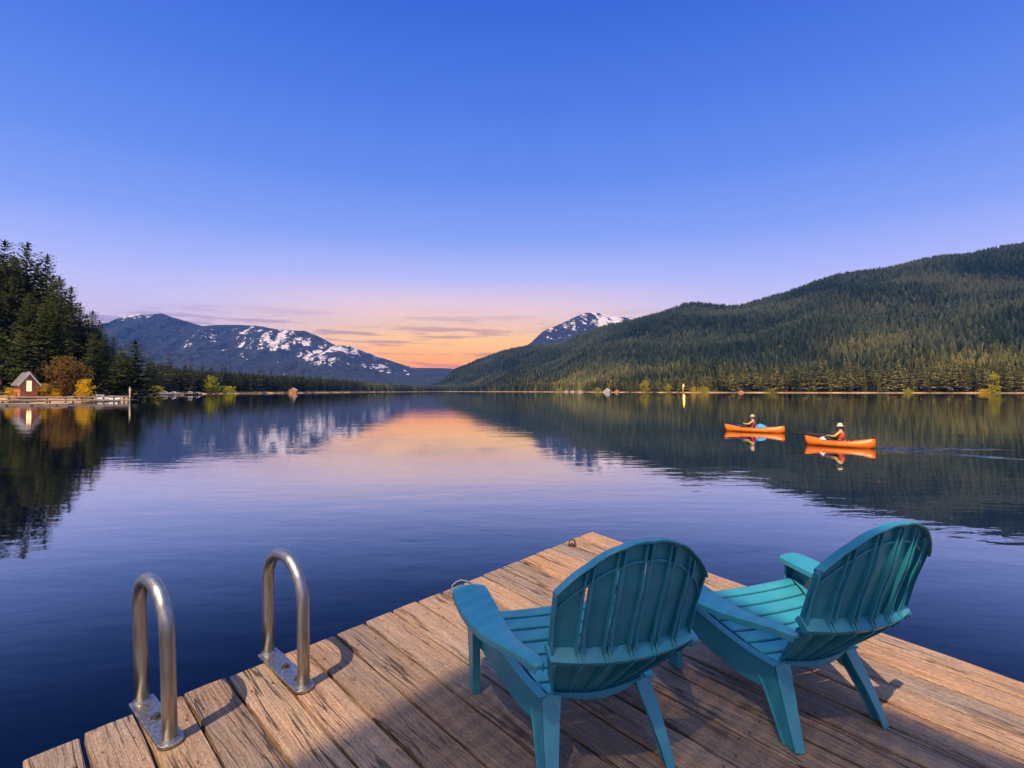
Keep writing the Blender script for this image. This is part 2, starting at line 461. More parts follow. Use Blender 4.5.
# ------------------------------------------------------------------ terrain
# lake shore: depth (m) against pixel column inside the frame, radial outside it
def interp(x, tab):
    a = np.array(tab, float); return np.interp(x, a[:, 0], a[:, 1])
def px_of(th): return 512 + F * np.tan(th)
shore_px = [(-60, 112), (0, 117), (60, 122), (128, 132), (140, 330), (190, 400), (250, 520), (300, 640), (350, 900), (400, 1400), (445, 2200),
            (480, 2000), (520, 1500), (600, 1000), (700, 780), (800, 690), (900, 640), (1024, 590), (1090, 560)]
def shoreD(th):
    """radial shore distance for azimuth th (radians)"""
    deg = np.degrees(th)
    inside = interp(px_of(np.clip(th, R(-47), R(47))), shore_px) / np.cos(np.clip(th, R(-47), R(47)))
    outs = interp(deg, [(-180, 45), (-150, 60), (-120, 100), (-80, 140), (-47, 165), (47, 800), (70, 560), (100, 330), (140, 120), (180, 45)])
    return np.where(np.abs(deg) <= 47, inside, outs)
ridge_px = [(380, 389), (420, 384), (454, 371), (478, 362), (505.7, 352), (530, 347), (560, 344), (587, 333), (611.7, 326), (636, 321), (660, 314), (684, 306.5), (702, 305),
            (720, 306.5), (735, 306), (750, 304), (779, 295), (809, 284.5), (839, 275.5), (862, 272.5), (883, 269.5), (913, 264), (943, 259), (972, 255), (1002, 249), (1024, 245.5), (1060, 240)]
ridge_D = [(380, 3400), (454, 3200), (530, 2700), (611, 2300), (700, 2050), (780, 1950), (860, 1850), (1024, 1750), (1100, 1700)]
def ridge(th):
    """(height above lake, radial distance) of the right hand ridge"""
    deg = np.degrees(th); p = px_of(np.clip(th, R(-30), R(46)))
    D = interp(p, ridge_D) 
    h = (391 - interp(p, ridge_px) - interp(p, [(450, 1), (560, 3), (640, 4), (860, 3.5), (1024, 2.5)])) / F * D + EYE
    k = interp(deg, [(-30, 0), (-10, 0), (-8.5, .3), (-6, 1), (46, 1), (52, .85), (60, .55), (75, .35), (110, .25), (150, .12), (180, .1)])
    return h * k, D / np.cos(np.clip(th, R(-30), R(46)))
def terrain(th, r):
    Ds = shoreD(th); s = r - Ds
    x = r * np.sin(th); y = r * np.cos(th)
    z = np.where(s < 0, np.maximum(s * .06, -5.0), np.minimum(s * .12, 1.0) + np.clip(s - 6, 0, 400) * .012)
    # shallows near the dock
    near = np.clip((14 - r) / 8, 0, 1); z = np.where(s < 0, z * (1 - near) + (-1.7) * near, z)
    z = z + np.where(s < 0, .15 * (fbm(x * .5, y * .5, 3, 3) - .5), 0)
    # the hill along the right shore
    H, D = ridge(th)
    q = np.clip((s - 60) / np.maximum(D - Ds - 60, 50), 0, 1.6)
    prof = np.where(q <= 1, q ** 1.18, 1 - (q - 1) * .55)
    spur = (fbm(x * .0042, y * .0042, 4, 21) - .5) * 2
    z = z + H * prof + np.clip(s - 80, 0, 500) * .12 * spur * np.clip(H / 120, 0, 1) * np.clip(1.25 - q, 0.05, 1)
    # rising wooded bank behind the left shore
    deg = np.degrees(th)
    lb = np.clip((-31 - deg) / 12, 0, 1) * np.clip((deg + 130) / 40, 0, 1)
    z = z + lb * np.clip(s - 18, 0, 200) * .14
    lf = np.clip((-9 - deg) / 6, 0, 1) * (1 - lb)
    z = z + lf * np.clip(s - 40, 0, 1500) * .018
    z = np.where(s > 3000, z * np.clip(1 - (s - 3000) / 3000, 0.02, 1), z)
    return z
def make_terrain():
    ths = np.concatenate([np.linspace(-180, -50, 66)[:-1], np.linspace(-50, 56, 530), np.linspace(56, 180, 64)[1:-1]])
    th = np.radians(ths)
    Ds = shoreD(th)
    steps = np.concatenate([[-1], np.linspace(0, 1, 40)])
    cols = []
    s_out = np.concatenate([np.linspace(-30, 0, 9), np.array([1, 2.5, 4, 6, 8, 11, 15, 20, 28, 40]), np.geomspace(52, 3200, 90), np.array([3800, 4600, 5400, 6500])])
    rin = np.array([1.0, 3, 5, 7, 9, 11, 13, 16, 20, 26])
    rows = []
    for i, t in enumerate(th):
        base = max(Ds[i] - 30, 27)
        r = np.concatenate([rin * min(1, (base - 1) / 27), Ds[i] + s_out])
        rows.append(r)
    Rr = np.array(rows); T = np.repeat(th[:, None], Rr.shape[1], 1)
    Z = terrain(T, Rr)
    V = np.stack([Rr * np.sin(T), Rr * np.cos(T), Z], -1)
    n, m = Rr.shape
    idx = np.arange(n * m).reshape(n, m)
    a = idx; b = np.roll(idx, -1, 0)
    f = np.stack([a[:, :-1], a[:, 1:], b[:, 1:], b[:, :-1]], -1).reshape(-1, 4)
    me = mesh_np('ground', V.reshape(-1, 3), f[:, ::-1])
    o = link('ground', me, M['ground'], smooth=True); tag(o, kind='structure')
make_terrain()

bm = bmesh.new()
bmesh.ops.create_circle(bm, cap_ends=True, radius=3300, segments=96)
o = link('lake_water', mesh_bm('lake_water', bm), M['water']); tag(o, kind='structure')

# ------------------------------------------------------------------ mountains
def make_mountain(name, pts, Y0, ext, snowfn, seed, p0, p1):
    nx = int((p1 - p0) / .75); ts = np.concatenate([np.linspace(-1, 0, 64), np.linspace(0, 1, 12)[1:]])
    px = np.linspace(p0, p1, nx)
    ry = interp(px, pts)
    hz = (391 - ry) / F * Y0 + EYE
    X = (px - 512) / F * Y0
    P, Tt = np.meshgrid(px, ts, indexing='ij')
    Xg = np.repeat(X[:, None], len(ts), 1); Hg = np.repeat(hz[:, None], len(ts), 1)
    off = (fbm(Xg * .0012, Tt * 0, 3, seed) - .5) * ext * .5
    Yg = Y0 + Tt * ext + off * (1 - np.abs(Tt))
    w = 1 - np.abs(Tt)
    spur = 1 - np.abs(2 * fbm(Xg * .0022 + Tt * .6, Yg * .0006, 4, seed + 7) - 1) * 1.0
    prof = w ** 1.05
    Z = Hg * prof + (spur - .72) * Hg * .75 * np.clip(np.abs(Tt) * 2.2, 0, 1) * w
    Z += (fbm(Xg * .012, Yg * .012, 3, seed + 3) - .5) * Hg * .05 * np.clip(np.abs(Tt) * 8, .35, 1)
    Z = np.where(np.abs(Tt) == 1, -6, Z)
    V = np.stack([Xg, Yg, Z], -1)
    n, m = P.shape; idx = np.arange(n * m).reshape(n, m)
    f = np.stack([idx[:-1, :-1], idx[1:, :-1], idx[1:, 1:], idx[:-1, 1:]], -1).reshape(-1, 4)
    me = mesh_np(name, V.reshape(-1, 3), f)
    A = me.attributes.new('snow', 'FLOAT', 'POINT')
    A.data.foreach_set('value', snowfn(P, Z / Hg.max(), Z / np.maximum(Hg, 1), Tt).astype(np.float32).ravel())
    o = link(name, me, M['mountain'], smooth=True); tag(o, kind='structure')
def bumpf(x, c, w): return np.exp(-((x - c) / w) ** 2)
def snow_left(P, za, zr, T):
    s = .05 + .62 * bumpf(P, 150, 24) * np.clip((zr - .80) / .15, 0, 1) + .40 * bumpf(P, 250, 30) * np.clip((zr - .50) / .25, 0, 1)
    s += .58 * bumpf(P, 308, 34) * np.clip((zr - .36) / .3, 0, 1) + .60 * bumpf(P, 360, 26) * np.clip((zr - .35) / .3, 0, 1) + .4 * bumpf(P, 410, 26) * np.clip((zr - .4) / .3, 0, 1)
    return np.where(T > .02, .3, s - .22)
def snow_peak(P, za, zr, T):
    s = -.03 + .92 * bumpf(P, 610, 24) * np.clip((zr - .66) / .22, 0, 1) + .34 * bumpf(P, 566, 24) * np.clip((zr - .6) / .3, 0, 1)
    return s
left_pts = [(-160, 372), (-60, 352), (20, 340), (80, 332), (103.5, 328), (121, 323.4), (138.7, 318.8), (155, 316.5), (170, 315.3), (184.4, 320), (202, 325.9), (215, 325), (230, 324), (254.7, 325), (275.8, 329.4),
            (297, 333), (314.5, 333.6), (325, 337.5), (346, 348), (360, 348.7), (381, 356.8), (406, 365.6), (416.5, 368), (440, 367.5), (455, 369), (480, 374), (520, 384), (560, 390)]
make_mountain('mountain_range', left_pts, 6200, 2300, snow_left, 4, -160, 560)
peak_pts = [(440, 390), (480, 376), (510, 358), (531, 343), (542, 332.4), (560, 323.3), (578.3, 314), (587.4, 311), (599.5, 310.8), (611.7, 314.8), (630, 317.9), (660, 324), (700, 334), (760, 350), (830, 380)]
make_mountain('snowy_mountain', peak_pts, 6400, 2000, snow_peak, 15, 440, 830)

# ------------------------------------------------------------------ trees
def kite(c, ax, side, L, W):
    """leaf spray: a diamond of length L along ax, width W along side"""
    return [c - ax * L * .45, c + side * W * .5 - ax * L * .05, c + ax * L * .55, c - side * W * .5 - ax * L * .05]
def conifer_data(seed, h, levels, nb, rad, base=.12, spr=5, size=1.0, droop=.25, prof=.78):
    r = np.random.default_rng(seed)
    V = []
    for i in range(levels):
        t = (i + r.random() * .8) / levels                     # 0 bottom .. 1 top
        z = h * (base + (1 - base) * t)
        L0 = (rad * (1 - t) ** prof * (1.0 if t > .12 else .8) + .03 * rad) * r.uniform(.72, 1.18)
        for k in range(nb if t < .85 else max(4, nb - 3)):
            a = r.random() * 2 * math.pi
            L = L0 * r.uniform(.55, 1.18)
            if r.random() < .07: L *= .4
            d = np.array([math.cos(a), math.sin(a), 0])
            el = .35 * t + .05 - droop * (1 - t) * r.uniform(.4, 1.4)
            ns = max(2, int(round(spr * (.35 + .65 * (1 - t)))))
            for j in range(ns):
                s = (j + .8) / ns
                p = d * L * s + np.array([0, 0, z + L * s * el + .10 * L * s * s])
                rot = r.normal(0, .55)
                ax = np.array([d[0] * math.cos(rot) - d[1] * math.sin(rot), d[0] * math.sin(rot) + d[1] * math.cos(rot), el + r.normal(0, .22)])
                ax /= np.linalg.norm(ax)
                up = np.array([r.normal(0, .45), r.normal(0, .45), 1.0]); sd_ = np.cross(up, ax); sd_ /= np.linalg.norm(sd_)
                ll = size * (.34 * rad * (1 - t) ** .5 + .10 * rad) * r.uniform(.75, 1.3)
                V += kite(p, ax, sd_, ll, ll * r.uniform(.38, .6))
    # leader
    for k in range(4):
        a = k * 1.6; ax = np.array([.12 * math.cos(a), .12 * math.sin(a), 1]); ax /= np.linalg.norm(ax)
        V += kite(np.array([0, 0, h * .985]), ax, np.array([-math.sin(a), math.cos(a), 0]), rad * .30, rad * .10)
    V = np.array(V); f = np.arange(len(V)).reshape(-1, 4)
    return V, f
def trunk_bm(h, r0, lean=0, seed=0, bm=None, limbs=0, spread=.2, mi=0):
    bm = bm or bmesh.new(); rr = random.Random(seed)
    n = 7
    path = [(math.sin(i * 1.3 + seed) * h * .006 + lean * i, math.cos(i * 1.7 + seed) * h * .006, h * .97 * i / n - (.6 if i == 0 else 0)) for i in range(n + 1)]
    tube(bm, path, [r0 * (1 - .93 * i / n) * (1.25 if i == 0 else 1) for i in range(n + 1)], 7, mi=mi)
    for k in range(limbs):
        z = h * rr.uniform(.25, .75); a = rr.uniform(0, 6.28); L = h * spread * rr.uniform(.6, 1.2)
        tube(bm, [(0, 0, z), (math.cos(a) * L * .5, math.sin(a) * L * .5, z + L * .35), (math.cos(a) * L, math.sin(a) * L, z + L * .9)], [r0 * .35, r0 * .22, r0 * .06], 5, mi=mi)
    return bm
def tz(x, y):
    th = math.atan2(x, y); r = math.hypot(x, y)
    return float(terrain(np.array([th]), np.array([r]))[0])

# tall firs of the near left bank: trunk + crown
CROWNS = []
for s in range(5):
    v, f = conifer_data(40 + s, 1.0, 60, 13, [.205, .19, .225, .20, .18][s], [.05, .08, .03, .10, .06][s], 7, [.56, .58, .54, .56, .60][s], .34, .50)
    CROWNS.append((mesh_np('crown', v, f), mesh_bm('trunk', trunk_bm(1.0, .012, 0, s))))
    CROWNS[-1][0].materials.append(M['fir']); CROWNS[-1][1].materials.append(M['bark'])
FIRS = [0]
def fir(px, top, Y, label, group=None, kind=None, wide=1.0):
    x = (px - 512) / F * Y; z = tz(x, Y)
    h = max(3.0, EYE + (391 - top) / F * Y - z)
    k = rng.integers(0, 5) if kind is None else kind
    e = empty('fir_tree', (x, Y, z), rng.random() * 6.28)
    tag(e, label, 'tree', group)
    for me, nm in zip(CROWNS[k], ('crown', 'trunk')):
        c = bpy.data.objects.new(nm, me); COL.objects.link(c); c.parent = e
        c.scale = (h * wide, h * wide, h)
    FIRS[0] += 1
    return e
G1 = 'tall firs on the left bank'
sky_firs = [(-14, 236, 150), (3, 241, 146), (26, 243, 150), (46, 255, 153), (58, 277, 150), (70, 287, 156), (79, 303, 152), (92, 311, 158), (99, 321, 156), (113, 337, 168)]
labs = {3: 'tallest dark fir at the left edge of the picture, above the lit cabin', 26: 'tall dark fir with a pointed top second from the left edge, on the skyline',
        46: 'tall dark fir third along the left skyline, shorter than its two neighbours on the left', 58: 'dark fir fourth along the left skyline, where the line of tops starts to drop',
        70: 'dark fir standing behind the brown bare-looking tree, halfway down the sloping skyline', 79: 'dark fir with a ragged top above the yellow tree, on the sloping skyline',
        92: 'dark fir right of the yellow tree, low on the sloping skyline', 99: 'lowest dark fir at the foot of the sloping skyline, against the blue mountain',
        113: 'short fir just right of the tall stand, in front of the blue mountain'}
for px, top, Y in sky_firs:
    fir(px, top, Y, labs.get(px, 'tall dark fir outside the left edge of the picture'), G1)
fir(135, 341, 150, 'bushy lone fir standing apart at the right end of the left bank', G1, 2, 1.75)
fir(125, 352, 158, 'lower fir standing close on the left of the bushy lone fir', G1, 2, 1.6)
for px, top in ((-7, 250), (14, 262), (36, 264), (52, 275), (64, 292), (86, 315), (20, 280), (30, 290), (105, 334), (120, 346)):
    fir(px, top, 152, 'dark fir inside the dense stand on the left bank, its top below the skyline', G1, None, 1.15)
rr = random.Random(3)
for i in range(66):
    px = rr.uniform(-30, 112); lim = np.interp(px, [p[0] for p in sky_firs], [p[1] for p in sky_firs])
    top = lim + rr.uniform(12, 75); 
    if top > 366: top = rr.uniform(352, 366)
    fir(px, top, rr.uniform(134, 178), 'dark fir inside the dense stand on the left bank, its top below the skyline', G1)

# smaller firs: one mesh per tree (a few pixels wide in the photo)
SHORE = []
for s in range(8):
    v, f = conifer_data(80 + s, 1.0, 17, 7, [.17, .15, .19, .16, .14, .18, .20, .15][s], [.10, .18, .06, .14, .22, .08, .05, .16][s], 3, 1.15, .2)
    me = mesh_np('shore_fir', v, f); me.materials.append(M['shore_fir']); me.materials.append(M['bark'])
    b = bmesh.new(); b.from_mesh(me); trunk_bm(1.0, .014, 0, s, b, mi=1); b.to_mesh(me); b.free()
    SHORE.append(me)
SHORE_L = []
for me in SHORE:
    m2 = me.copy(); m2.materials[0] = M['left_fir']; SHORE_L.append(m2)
def shore_fir(px, Y, h, label, group):
    x = (px - 512) / F * Y
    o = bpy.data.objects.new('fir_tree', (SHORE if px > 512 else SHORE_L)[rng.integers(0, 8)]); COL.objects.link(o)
    o.location = (x, Y, tz(x, Y) - .2); o.rotation_euler = (0, 0, rng.random() * 6.28)
    o.scale = (h * rng.uniform(.85, 1.2), h * rng.uniform(.85, 1.2), h)
    tag(o, label, 'tree', group)
    return o
n_r = 140
for i in range(n_r):
    px = 600 + (1045 - 600) * ((i + rr.uniform(-.4, .4)) / n_r)
    Y = float(interp(px, shore_px)) + rr.uniform(7, 34)
    shore_fir(px, Y, rr.uniform(25, 44) * (1 if px > 700 else .75), 'fir in the front row of the forest along the right shore', 'firs in the front row on the right shore')
n_l = 84
for i in range(n_l):
    px = 138 + (440 - 138) * ((i + rr.uniform(-.4, .4)) / n_l)
    Y = float(interp(px, shore_px)) + rr.uniform(6, 40) * (1 if px < 330 else 2)
    shore_fir(px, Y, rr.uniform(15, 30), 'small fir in the row along the far left shore under the blue mountains', 'firs along the far left shore')

# the forest that reads as one mass
def low_tree(seed):
    r = np.random.default_rng(seed); V = []; Fc = []
    for i in range(5):
        t = i / 5; rad = .19 * (1 - t) ** .8 + .02; z0 = .06 + .8 * t; z1 = min(1.0, z0 + .34)
        b = len(V); V.append((r.normal(0, .008), r.normal(0, .008), z1))
        ph = r.random() * 6.28
        for k in range(8):
            a = ph + k * math.pi / 4; q = rad * (1.15 if k % 2 else .55) * r.uniform(.8, 1.2)
            V.append((q * math.cos(a), q * math.sin(a), z0 - (.03 if k % 2 else -.03) + r.normal(0, .012)))
        for k in range(8): Fc.append((b, b + 1 + k, b + 1 + (k + 1) % 8))
    return np.array(V), np.array(Fc)
def make_forest():
    tpl = [low_tree(s) for s in range(7)]
    g = np.random.default_rng(77)
    th = []; rr_ = []
    # right hill
    n = 84000
    t = np.radians(g.uniform(-8.5, 58, n)); Ds = shoreD(t); H, D = ridge(t)
    r = np.sqrt(g.random(n) * ((D + 90) ** 2 - (Ds + 22) ** 2) + (Ds + 22) ** 2)
    # constant density, about one tree in 70 square metres, sparser with distance
    keep = g.random(n) < ((D + 90) ** 2 - Ds ** 2) / ((2500 ** 2)) * 1.0
    th.append(t[keep]); rr_.append(r[keep])
    # crest row so the skyline is toothed
    n = 2600; t = np.radians(g.uniform(-8, 50, n)); H, D = ridge(t); th.append(t); rr_.append(D + g.uniform(-40, 25, n))
    # right shore belt, dense
    n = 2600; t = np.radians(g.uniform(2, 50, n)); th.append(t); rr_.append(shoreD(t) + 30 + 150 * g.random(n) ** 1.3)
    # left shore belt
    n = 5200; t = np.radians(g.uniform(-34.2, -4, n)); th.append(t); rr_.append(shoreD(t) + 22 + 420 * g.random(n) ** 1.6)
    # behind the left bank
    n = 1900; t = np.radians(g.uniform(-115, -44.5, n)); th.append(t); rr_.append(shoreD(t) + 16 + 190 * g.random(n) ** 1.2)
    th = np.concatenate(th); r = np.concatenate(rr_); n = len(th)
    x = r * np.sin(th); y = r * np.cos(th); z = terrain(th, r)
    h = g.uniform(12, 25, n) * (.8 + .4 * fbm(x * .01, y * .01, 2, 5)); h = np.where(np.degrees(th) < -4, h * .82, h)
    a = g.random(n) * 6.28; wd = h * g.uniform(.85, 1.25, n)
    s = r - shoreD(th)
    tone = np.clip(.45 + (fbm(x * .006, y * .006, 3, 9) - .47) * 1.6 + g.normal(0, .25, n), 0, 1)
    low = np.where(np.degrees(th) < -4, .3, 1.0) * np.clip(1.15 - s / 420 + (fbm(x * .008, y * .008, 3, 19) - .5) * 1.3, 0, 1)
    VV = []; FF = []; T1 = []; L1 = []; off = 0
    # nearer trees get needle sprays, far ones plain tiers
    for q in range(5):
        v, f = conifer_data(200 + q, 1.0, 9, 6, [.19, .17, .21, .18, .16][q], [.1, .16, .06, .12, .2][q], 2, 1.5, .2)
        tpl.append((v, np.concatenate([f[:, [0, 1, 2]], f[:, [0, 2, 3]]])))
    kind = np.where((s < 150) & (r < 1150) & ((th < 0) | (g.random(n) < .35)), g.integers(7, 12, n), g.integers(0, 7, n))
    for k, (v, f) in enumerate(tpl):
        i = np.where(kind == k)[0]
        ca, sa = np.cos(a[i])[:, None], np.sin(a[i])[:, None]
        X = (v[None, :, 0] * ca - v[None, :, 1] * sa) * wd[i][:, None] + x[i][:, None]
        Y = (v[None, :, 0] * sa + v[None, :, 1] * ca) * wd[i][:, None] + y[i][:, None]
        Z = v[None, :, 2] * h[i][:, None] + z[i][:, None]
        VV.append(np.stack([X, Y, Z], -1).reshape(-1, 3))
        FF.append((f[None] + (np.arange(len(i)) * len(v))[:, None, None] + off).reshape(-1, 3)); off += len(i) * len(v)
        T1.append(np.repeat(tone[i], len(v))); L1.append(np.repeat(low[i], len(v)))
    me = mesh_np('forest', np.concatenate(VV), np.concatenate(FF))
    for nm, d in (('tone', T1), ('low', L1)):
        at_ = me.attributes.new(nm, 'FLOAT', 'POINT'); at_.data.foreach_set('value', np.concatenate(d).astype(np.float32))
    o = link('forest', me, M['forest']); tag(o, 'dense conifer forest covering the hill and the banks behind the front row of firs', 'forest', kind='stuff')
    print('forest trees', n)
make_forest()

def leafy(name, px, Y, h, w, mat, label, seed, leaves=900, leaf=.5, base=.25, cat='tree', group=None, lift=0.0):
    """broadleaf tree or bush: trunk with limbs, crown of leaf clumps"""
    x = (px - 512) / F * Y; z = tz(x, Y) + lift
    e = empty(name, (x, Y, z), 0); tag(e, label, cat, group)
    r = np.random.default_rng(seed); V = []
    nc = 26
    cl = []
    for k in range(nc):
        t = r.random(); q = math.sqrt(r.random()); a = r.random() * 6.28
        prof = math.sin(math.pi * min(1, .18 + t * .80)) ** .8
        cl.append((np.array([q * w * .42 * prof * math.cos(a), q * w * .42 * prof * math.sin(a), h * (base + (1 - base) * t * .93)]), w * r.uniform(.10, .2)))
    for i in range(leaves):
        c, s = cl[r.integers(0, nc)]
        p = c + r.normal(0, 1, 3) * s * np.array([.75, .75, .6])
        ax = r.normal(0, 1, 3); ax /= np.linalg.norm(ax); sd_ = np.cross(ax, r.normal(0, 1, 3)); sd_ /= np.linalg.norm(sd_)
        L = leaf * r.uniform(.6, 1.3)
        V += kite(p, ax, sd_, L, L * .7)
    V = np.array(V); V[:, 2] = np.clip(V[:, 2], .05, h * 1.02)
    link('crown', mesh_np('crown', V, np.arange(len(V)).reshape(-1, 4)), mat, e)
    link('trunk', mesh_bm('trunk', trunk_bm(h * .8, max(.06, h * .022), 0, seed, limbs=7, spread=.3)), M['bark'], e)
    return e
leafy('russet_tree', 67, 128, 9.8, 8.6, M['brown_leaf'], 'wide russet brown tree right of the lit cabin', 1, 2600, .55, .12)
leafy('yellow_tree', 86.5, 127, 5.0, 4.2, M['yellow_leaf'], 'small bright yellow tree right of the russet tree', 2, 900, .45, .1)
leafy('yellow_bush', 44.5, 127, 3.2, 2.4, M['yellow_leaf'], 'small yellow bush close beside the right wall of the lit cabin', 3, 420, .35, .08, 'bush')
leafy('green_tree', 32, 138, 8.2, 7.2, M['green_leaf'], 'low bright green tree behind the roof of the lit cabin', 4, 1800, .6, .15)
leafy('slim_tree', 1, 138, 15.0, 3.6, M['green_leaf'], 'slim yellow green tree at the left picture edge', 5, 900, .55, .3)
leafy('lime_tree', 19, 141, 14.5, 3.2, M['green_leaf'], 'small lime tree tucked among the dark firs above the cabin', 6, 350, .55, .55)
leafy('yellow_bush', 10.5, 121, 2.6, 2.2, M['yellow_leaf'], 'yellow bush at the left corner of the lit cabin', 7, 380, .32, .08, 'bush')
leafy('yellow_bush', 57, 126, 2.4, 2.6, M['yellow_leaf'], 'low yellow bush under the left side of the russet tree', 8, 380, .32, .08, 'bush')
leafy('yellow_bush', 158, 345, 6.5, 8, M['lime_leaf'], 'yellow green bush behind the far left landing stage', 9, 400, .9, .05, 'bush')
leafy('lime_tree', 211, 440, 15, 14, M['lime_leaf'], 'yellow green tree in the row on the far left shore', 10, 700, 1.4, .1)
leafy('lime_bush', 228, 470, 7, 14, M['lime_leaf'], 'low yellow green bush right of the yellow green tree on the far left shore', 11, 500, 1.2, .05, 'bush')
for px, Y, h, w, mt, lb, sd_ in [(597, 985, 12, 22, 'lime_leaf', 'low lime bush left of the white roofed boathouse on the right shore', 20),
        (645, 885, 21, 17, 'lime_leaf', 'round lime green tree on the right shore between the boathouse and the bright lamp', 21),
        (630, 905, 13, 14, 'green_leaf', 'green shrub left of the round lime green tree on the right shore', 22),
        (655, 865, 13, 12, 'green_leaf', 'green shrub right of the round lime green tree on the right shore', 23),
        (669, 840, 14, 11, 'lime_leaf', 'slim lime tree just left of the bright lamp on the right shore', 24),
        (697, 786, 9.5, 26, 'yellow_leaf', 'wide golden bush right of the bright lamp on the right shore', 25),
        (706, 775, 7.5, 14, 'lime_leaf', 'rounded lime bush at the right end of the wide golden bush', 26),
        (772, 716, 6.0, 16, 'lime_leaf', 'low lime bush at the water edge above the far kayak', 27),
        (908, 637, 4.5, 10, 'lime_leaf', 'low lime bush at the water edge beyond the near kayak', 28),
        (995, 606, 23, 13, 'lime_leaf', 'tall bright lime tree near the right picture edge', 29),
        (985, 604, 5, 16, 'yellow_leaf', 'golden bush at the foot of the tall lime tree near the right edge', 30),
        (1008, 603, 9, 6, 'green_leaf', 'slim green shrub right of the tall lime tree near the right edge', 31),
        (559, 1240, 9, 16, 'lime_leaf', 'small lime bush by the white cabins on the far right shore', 32),
        (495, 1860, 10, 34, 'yellow_leaf', 'golden bush on the beach at the far end of the lake', 33)]:
    leafy('shore_tree' if h > 12 else 'shore_bush', px, Y, h, w, M[mt], lb, sd_, 520, max(.9, h * .09), .05, 'tree' if h > 12 else 'bush')

# ------------------------------------------------------------------ cabins, floats and boats on the shores
def gable(bm, w, d, hw, hr):
    """walls of a gabled cabin, gable facing -Y, base at z=0"""
    prism(bm, [(-w / 2, -d / 2, 0), (w / 2, -d / 2, 0), (w / 2, -d / 2, hw), (0, -d / 2, hr), (-w / 2, -d / 2, hw)], (0, d, 0))
def roof_bm(w, d, hw, hr, th=.18, over=.45):
    bm = bmesh.new(); sl = (hr - hw) / (w / 2)
    for s in (-1, 1):
        e = w / 2 + over
        pts = [(0, -d / 2 - over, hr + .02), (s * e, -d / 2 - over, hw - sl * over + .02), (s * e, -d / 2 - over, hw - sl * over + .02 + th), (0, -d / 2 - over, hr + .02 + th)]
        prism(bm, pts, (0, d + 2 * over, 0))
    fixn(bm); return bm
def cabin(px, Y, w, d, hw, hr, wall, roof, label, rz=0.0, lit=False, z=None, cat='cabin', wins=1):
    x = (px - 512) / F * Y; z = tz(x, Y) if z is None else z
    e = empty('cabin', (x, Y, z), rz); tag(e, label, cat)
    bm = bmesh.new(); gable(bm, w, d, hw, hr); box(bm, (0, 0, -.5), (w * .98, d * .98, 1.0)); fixn(bm); link('wall', mesh_bm('wall', bm), M[wall], e)
    link('roof', mesh_bm('roof', roof_bm(w, d, hw, hr)), M[roof], e)
    ww = w * .26 if lit else w * .16
    for i in range(wins):
        cx = 0 if wins == 1 else (-.25 + .5 * i / (wins - 1)) * w
        hh = hw * 1.05 if lit else hw * .4; zc = (hw * .70 if lit else hw * .55)
        bm = bmesh.new()
        for sx in (-1, 1): box(bm, (cx + sx * (ww / 2 + .05), -d / 2 - .03, zc), (.1, .1, hh + .2))
        for sz in (-1, 1): box(bm, (cx, -d / 2 - .03, zc + sz * (hh / 2 + .05)), (ww, .1, .1))
        box(bm, (cx, -d / 2 - .03, zc), (.06, .08, hh))
        fr = link('window', mesh_bm('window', bm), M['white_trim'], e)
        bm = bmesh.new(); box(bm, (cx, -d / 2 - .012, zc), (ww, .03, hh)); link('pane', mesh_bm('pane', bm), M['lit'] if lit else M['dark_steel'], fr)
    if lit:   # white barge boards on the gable
        sl = (hr - hw) / (w / 2); o_ = .45
        for s in (-1, 1):
            bm = bmesh.new(); E = w / 2 + o_ + .02
            prism(bm, [(0, -d / 2 - .53, hr + .24), (s * E, -d / 2 - .53, hw - sl * o_ + .24), (s * E, -d / 2 - .53, hw - sl * o_ - .26), (0, -d / 2 - .53, hr - .32)], (0, .075, 0)); fixn(bm)
            link('barge_board', mesh_bm('barge_board', bm), M['white_trim'], e)
        bm = bmesh.new(); box(bm, (.9, 1.2, hr - .1), (.5, .5, 1.1)); link('chimney', mesh_bm('chimney', bm), M['pale_wall'], e)
    return e
cabin(25.8, 123, 3.15, 3.9, 2.2, 4.5, 'cabin_wall', 'grey_roof', 'red brown gabled cabin with a tall lit window and white barge boards', R(58), True, 2.0)
cabin(293, 625, 9, 7, 3.2, 5.6, 'orange_wall', 'white_roof', 'small ochre cabin alone at the water edge of the far left shore', R(10))
cabin(132.5, 150, 3.4, 3.4, 1.6, 2.9, 'pale_wall', 'white_roof', 'small pale shed at the end of the left bank by the mooring pile', R(15))
cabin(378, 1430, 34, 16, 8, 15, 'pale_wall', 'grey_roof', 'large pale lodge above the far left shore', R(20), wins=3, cat='lodge')
cabin(607, 962, 11, 9, 4, 8.5, 'pale_wall', 'white_roof', 'boathouse with a big white roof on the right shore', R(-25), cat='boathouse')
for px, Y, w, lb in [(566, 1190, 10, 'small white roofed cabin, leftmost of three on the far right shore'), (572.5, 1150, 9, 'small white roofed cabin, middle one of three on the far right shore'),
                     (580, 1110, 9, 'small white roofed cabin, rightmost of three on the far right shore')]:
    cabin(px, Y, w * .8, 7, 2.6, 5.2, 'pale_wall', 'white_roof', lb, R(-15))
cabin(617, 950, 7, 6, 3.5, 6, 'orange_wall', 'grey_roof', 'little ochre hut right of the white roofed boathouse', R(-20))
cabin(741, 735, 7, 6, 2.6, 4.6, 'orange_wall', 'grey_roof', 'little ochre hut among the firs above the far kayak', R(-20))

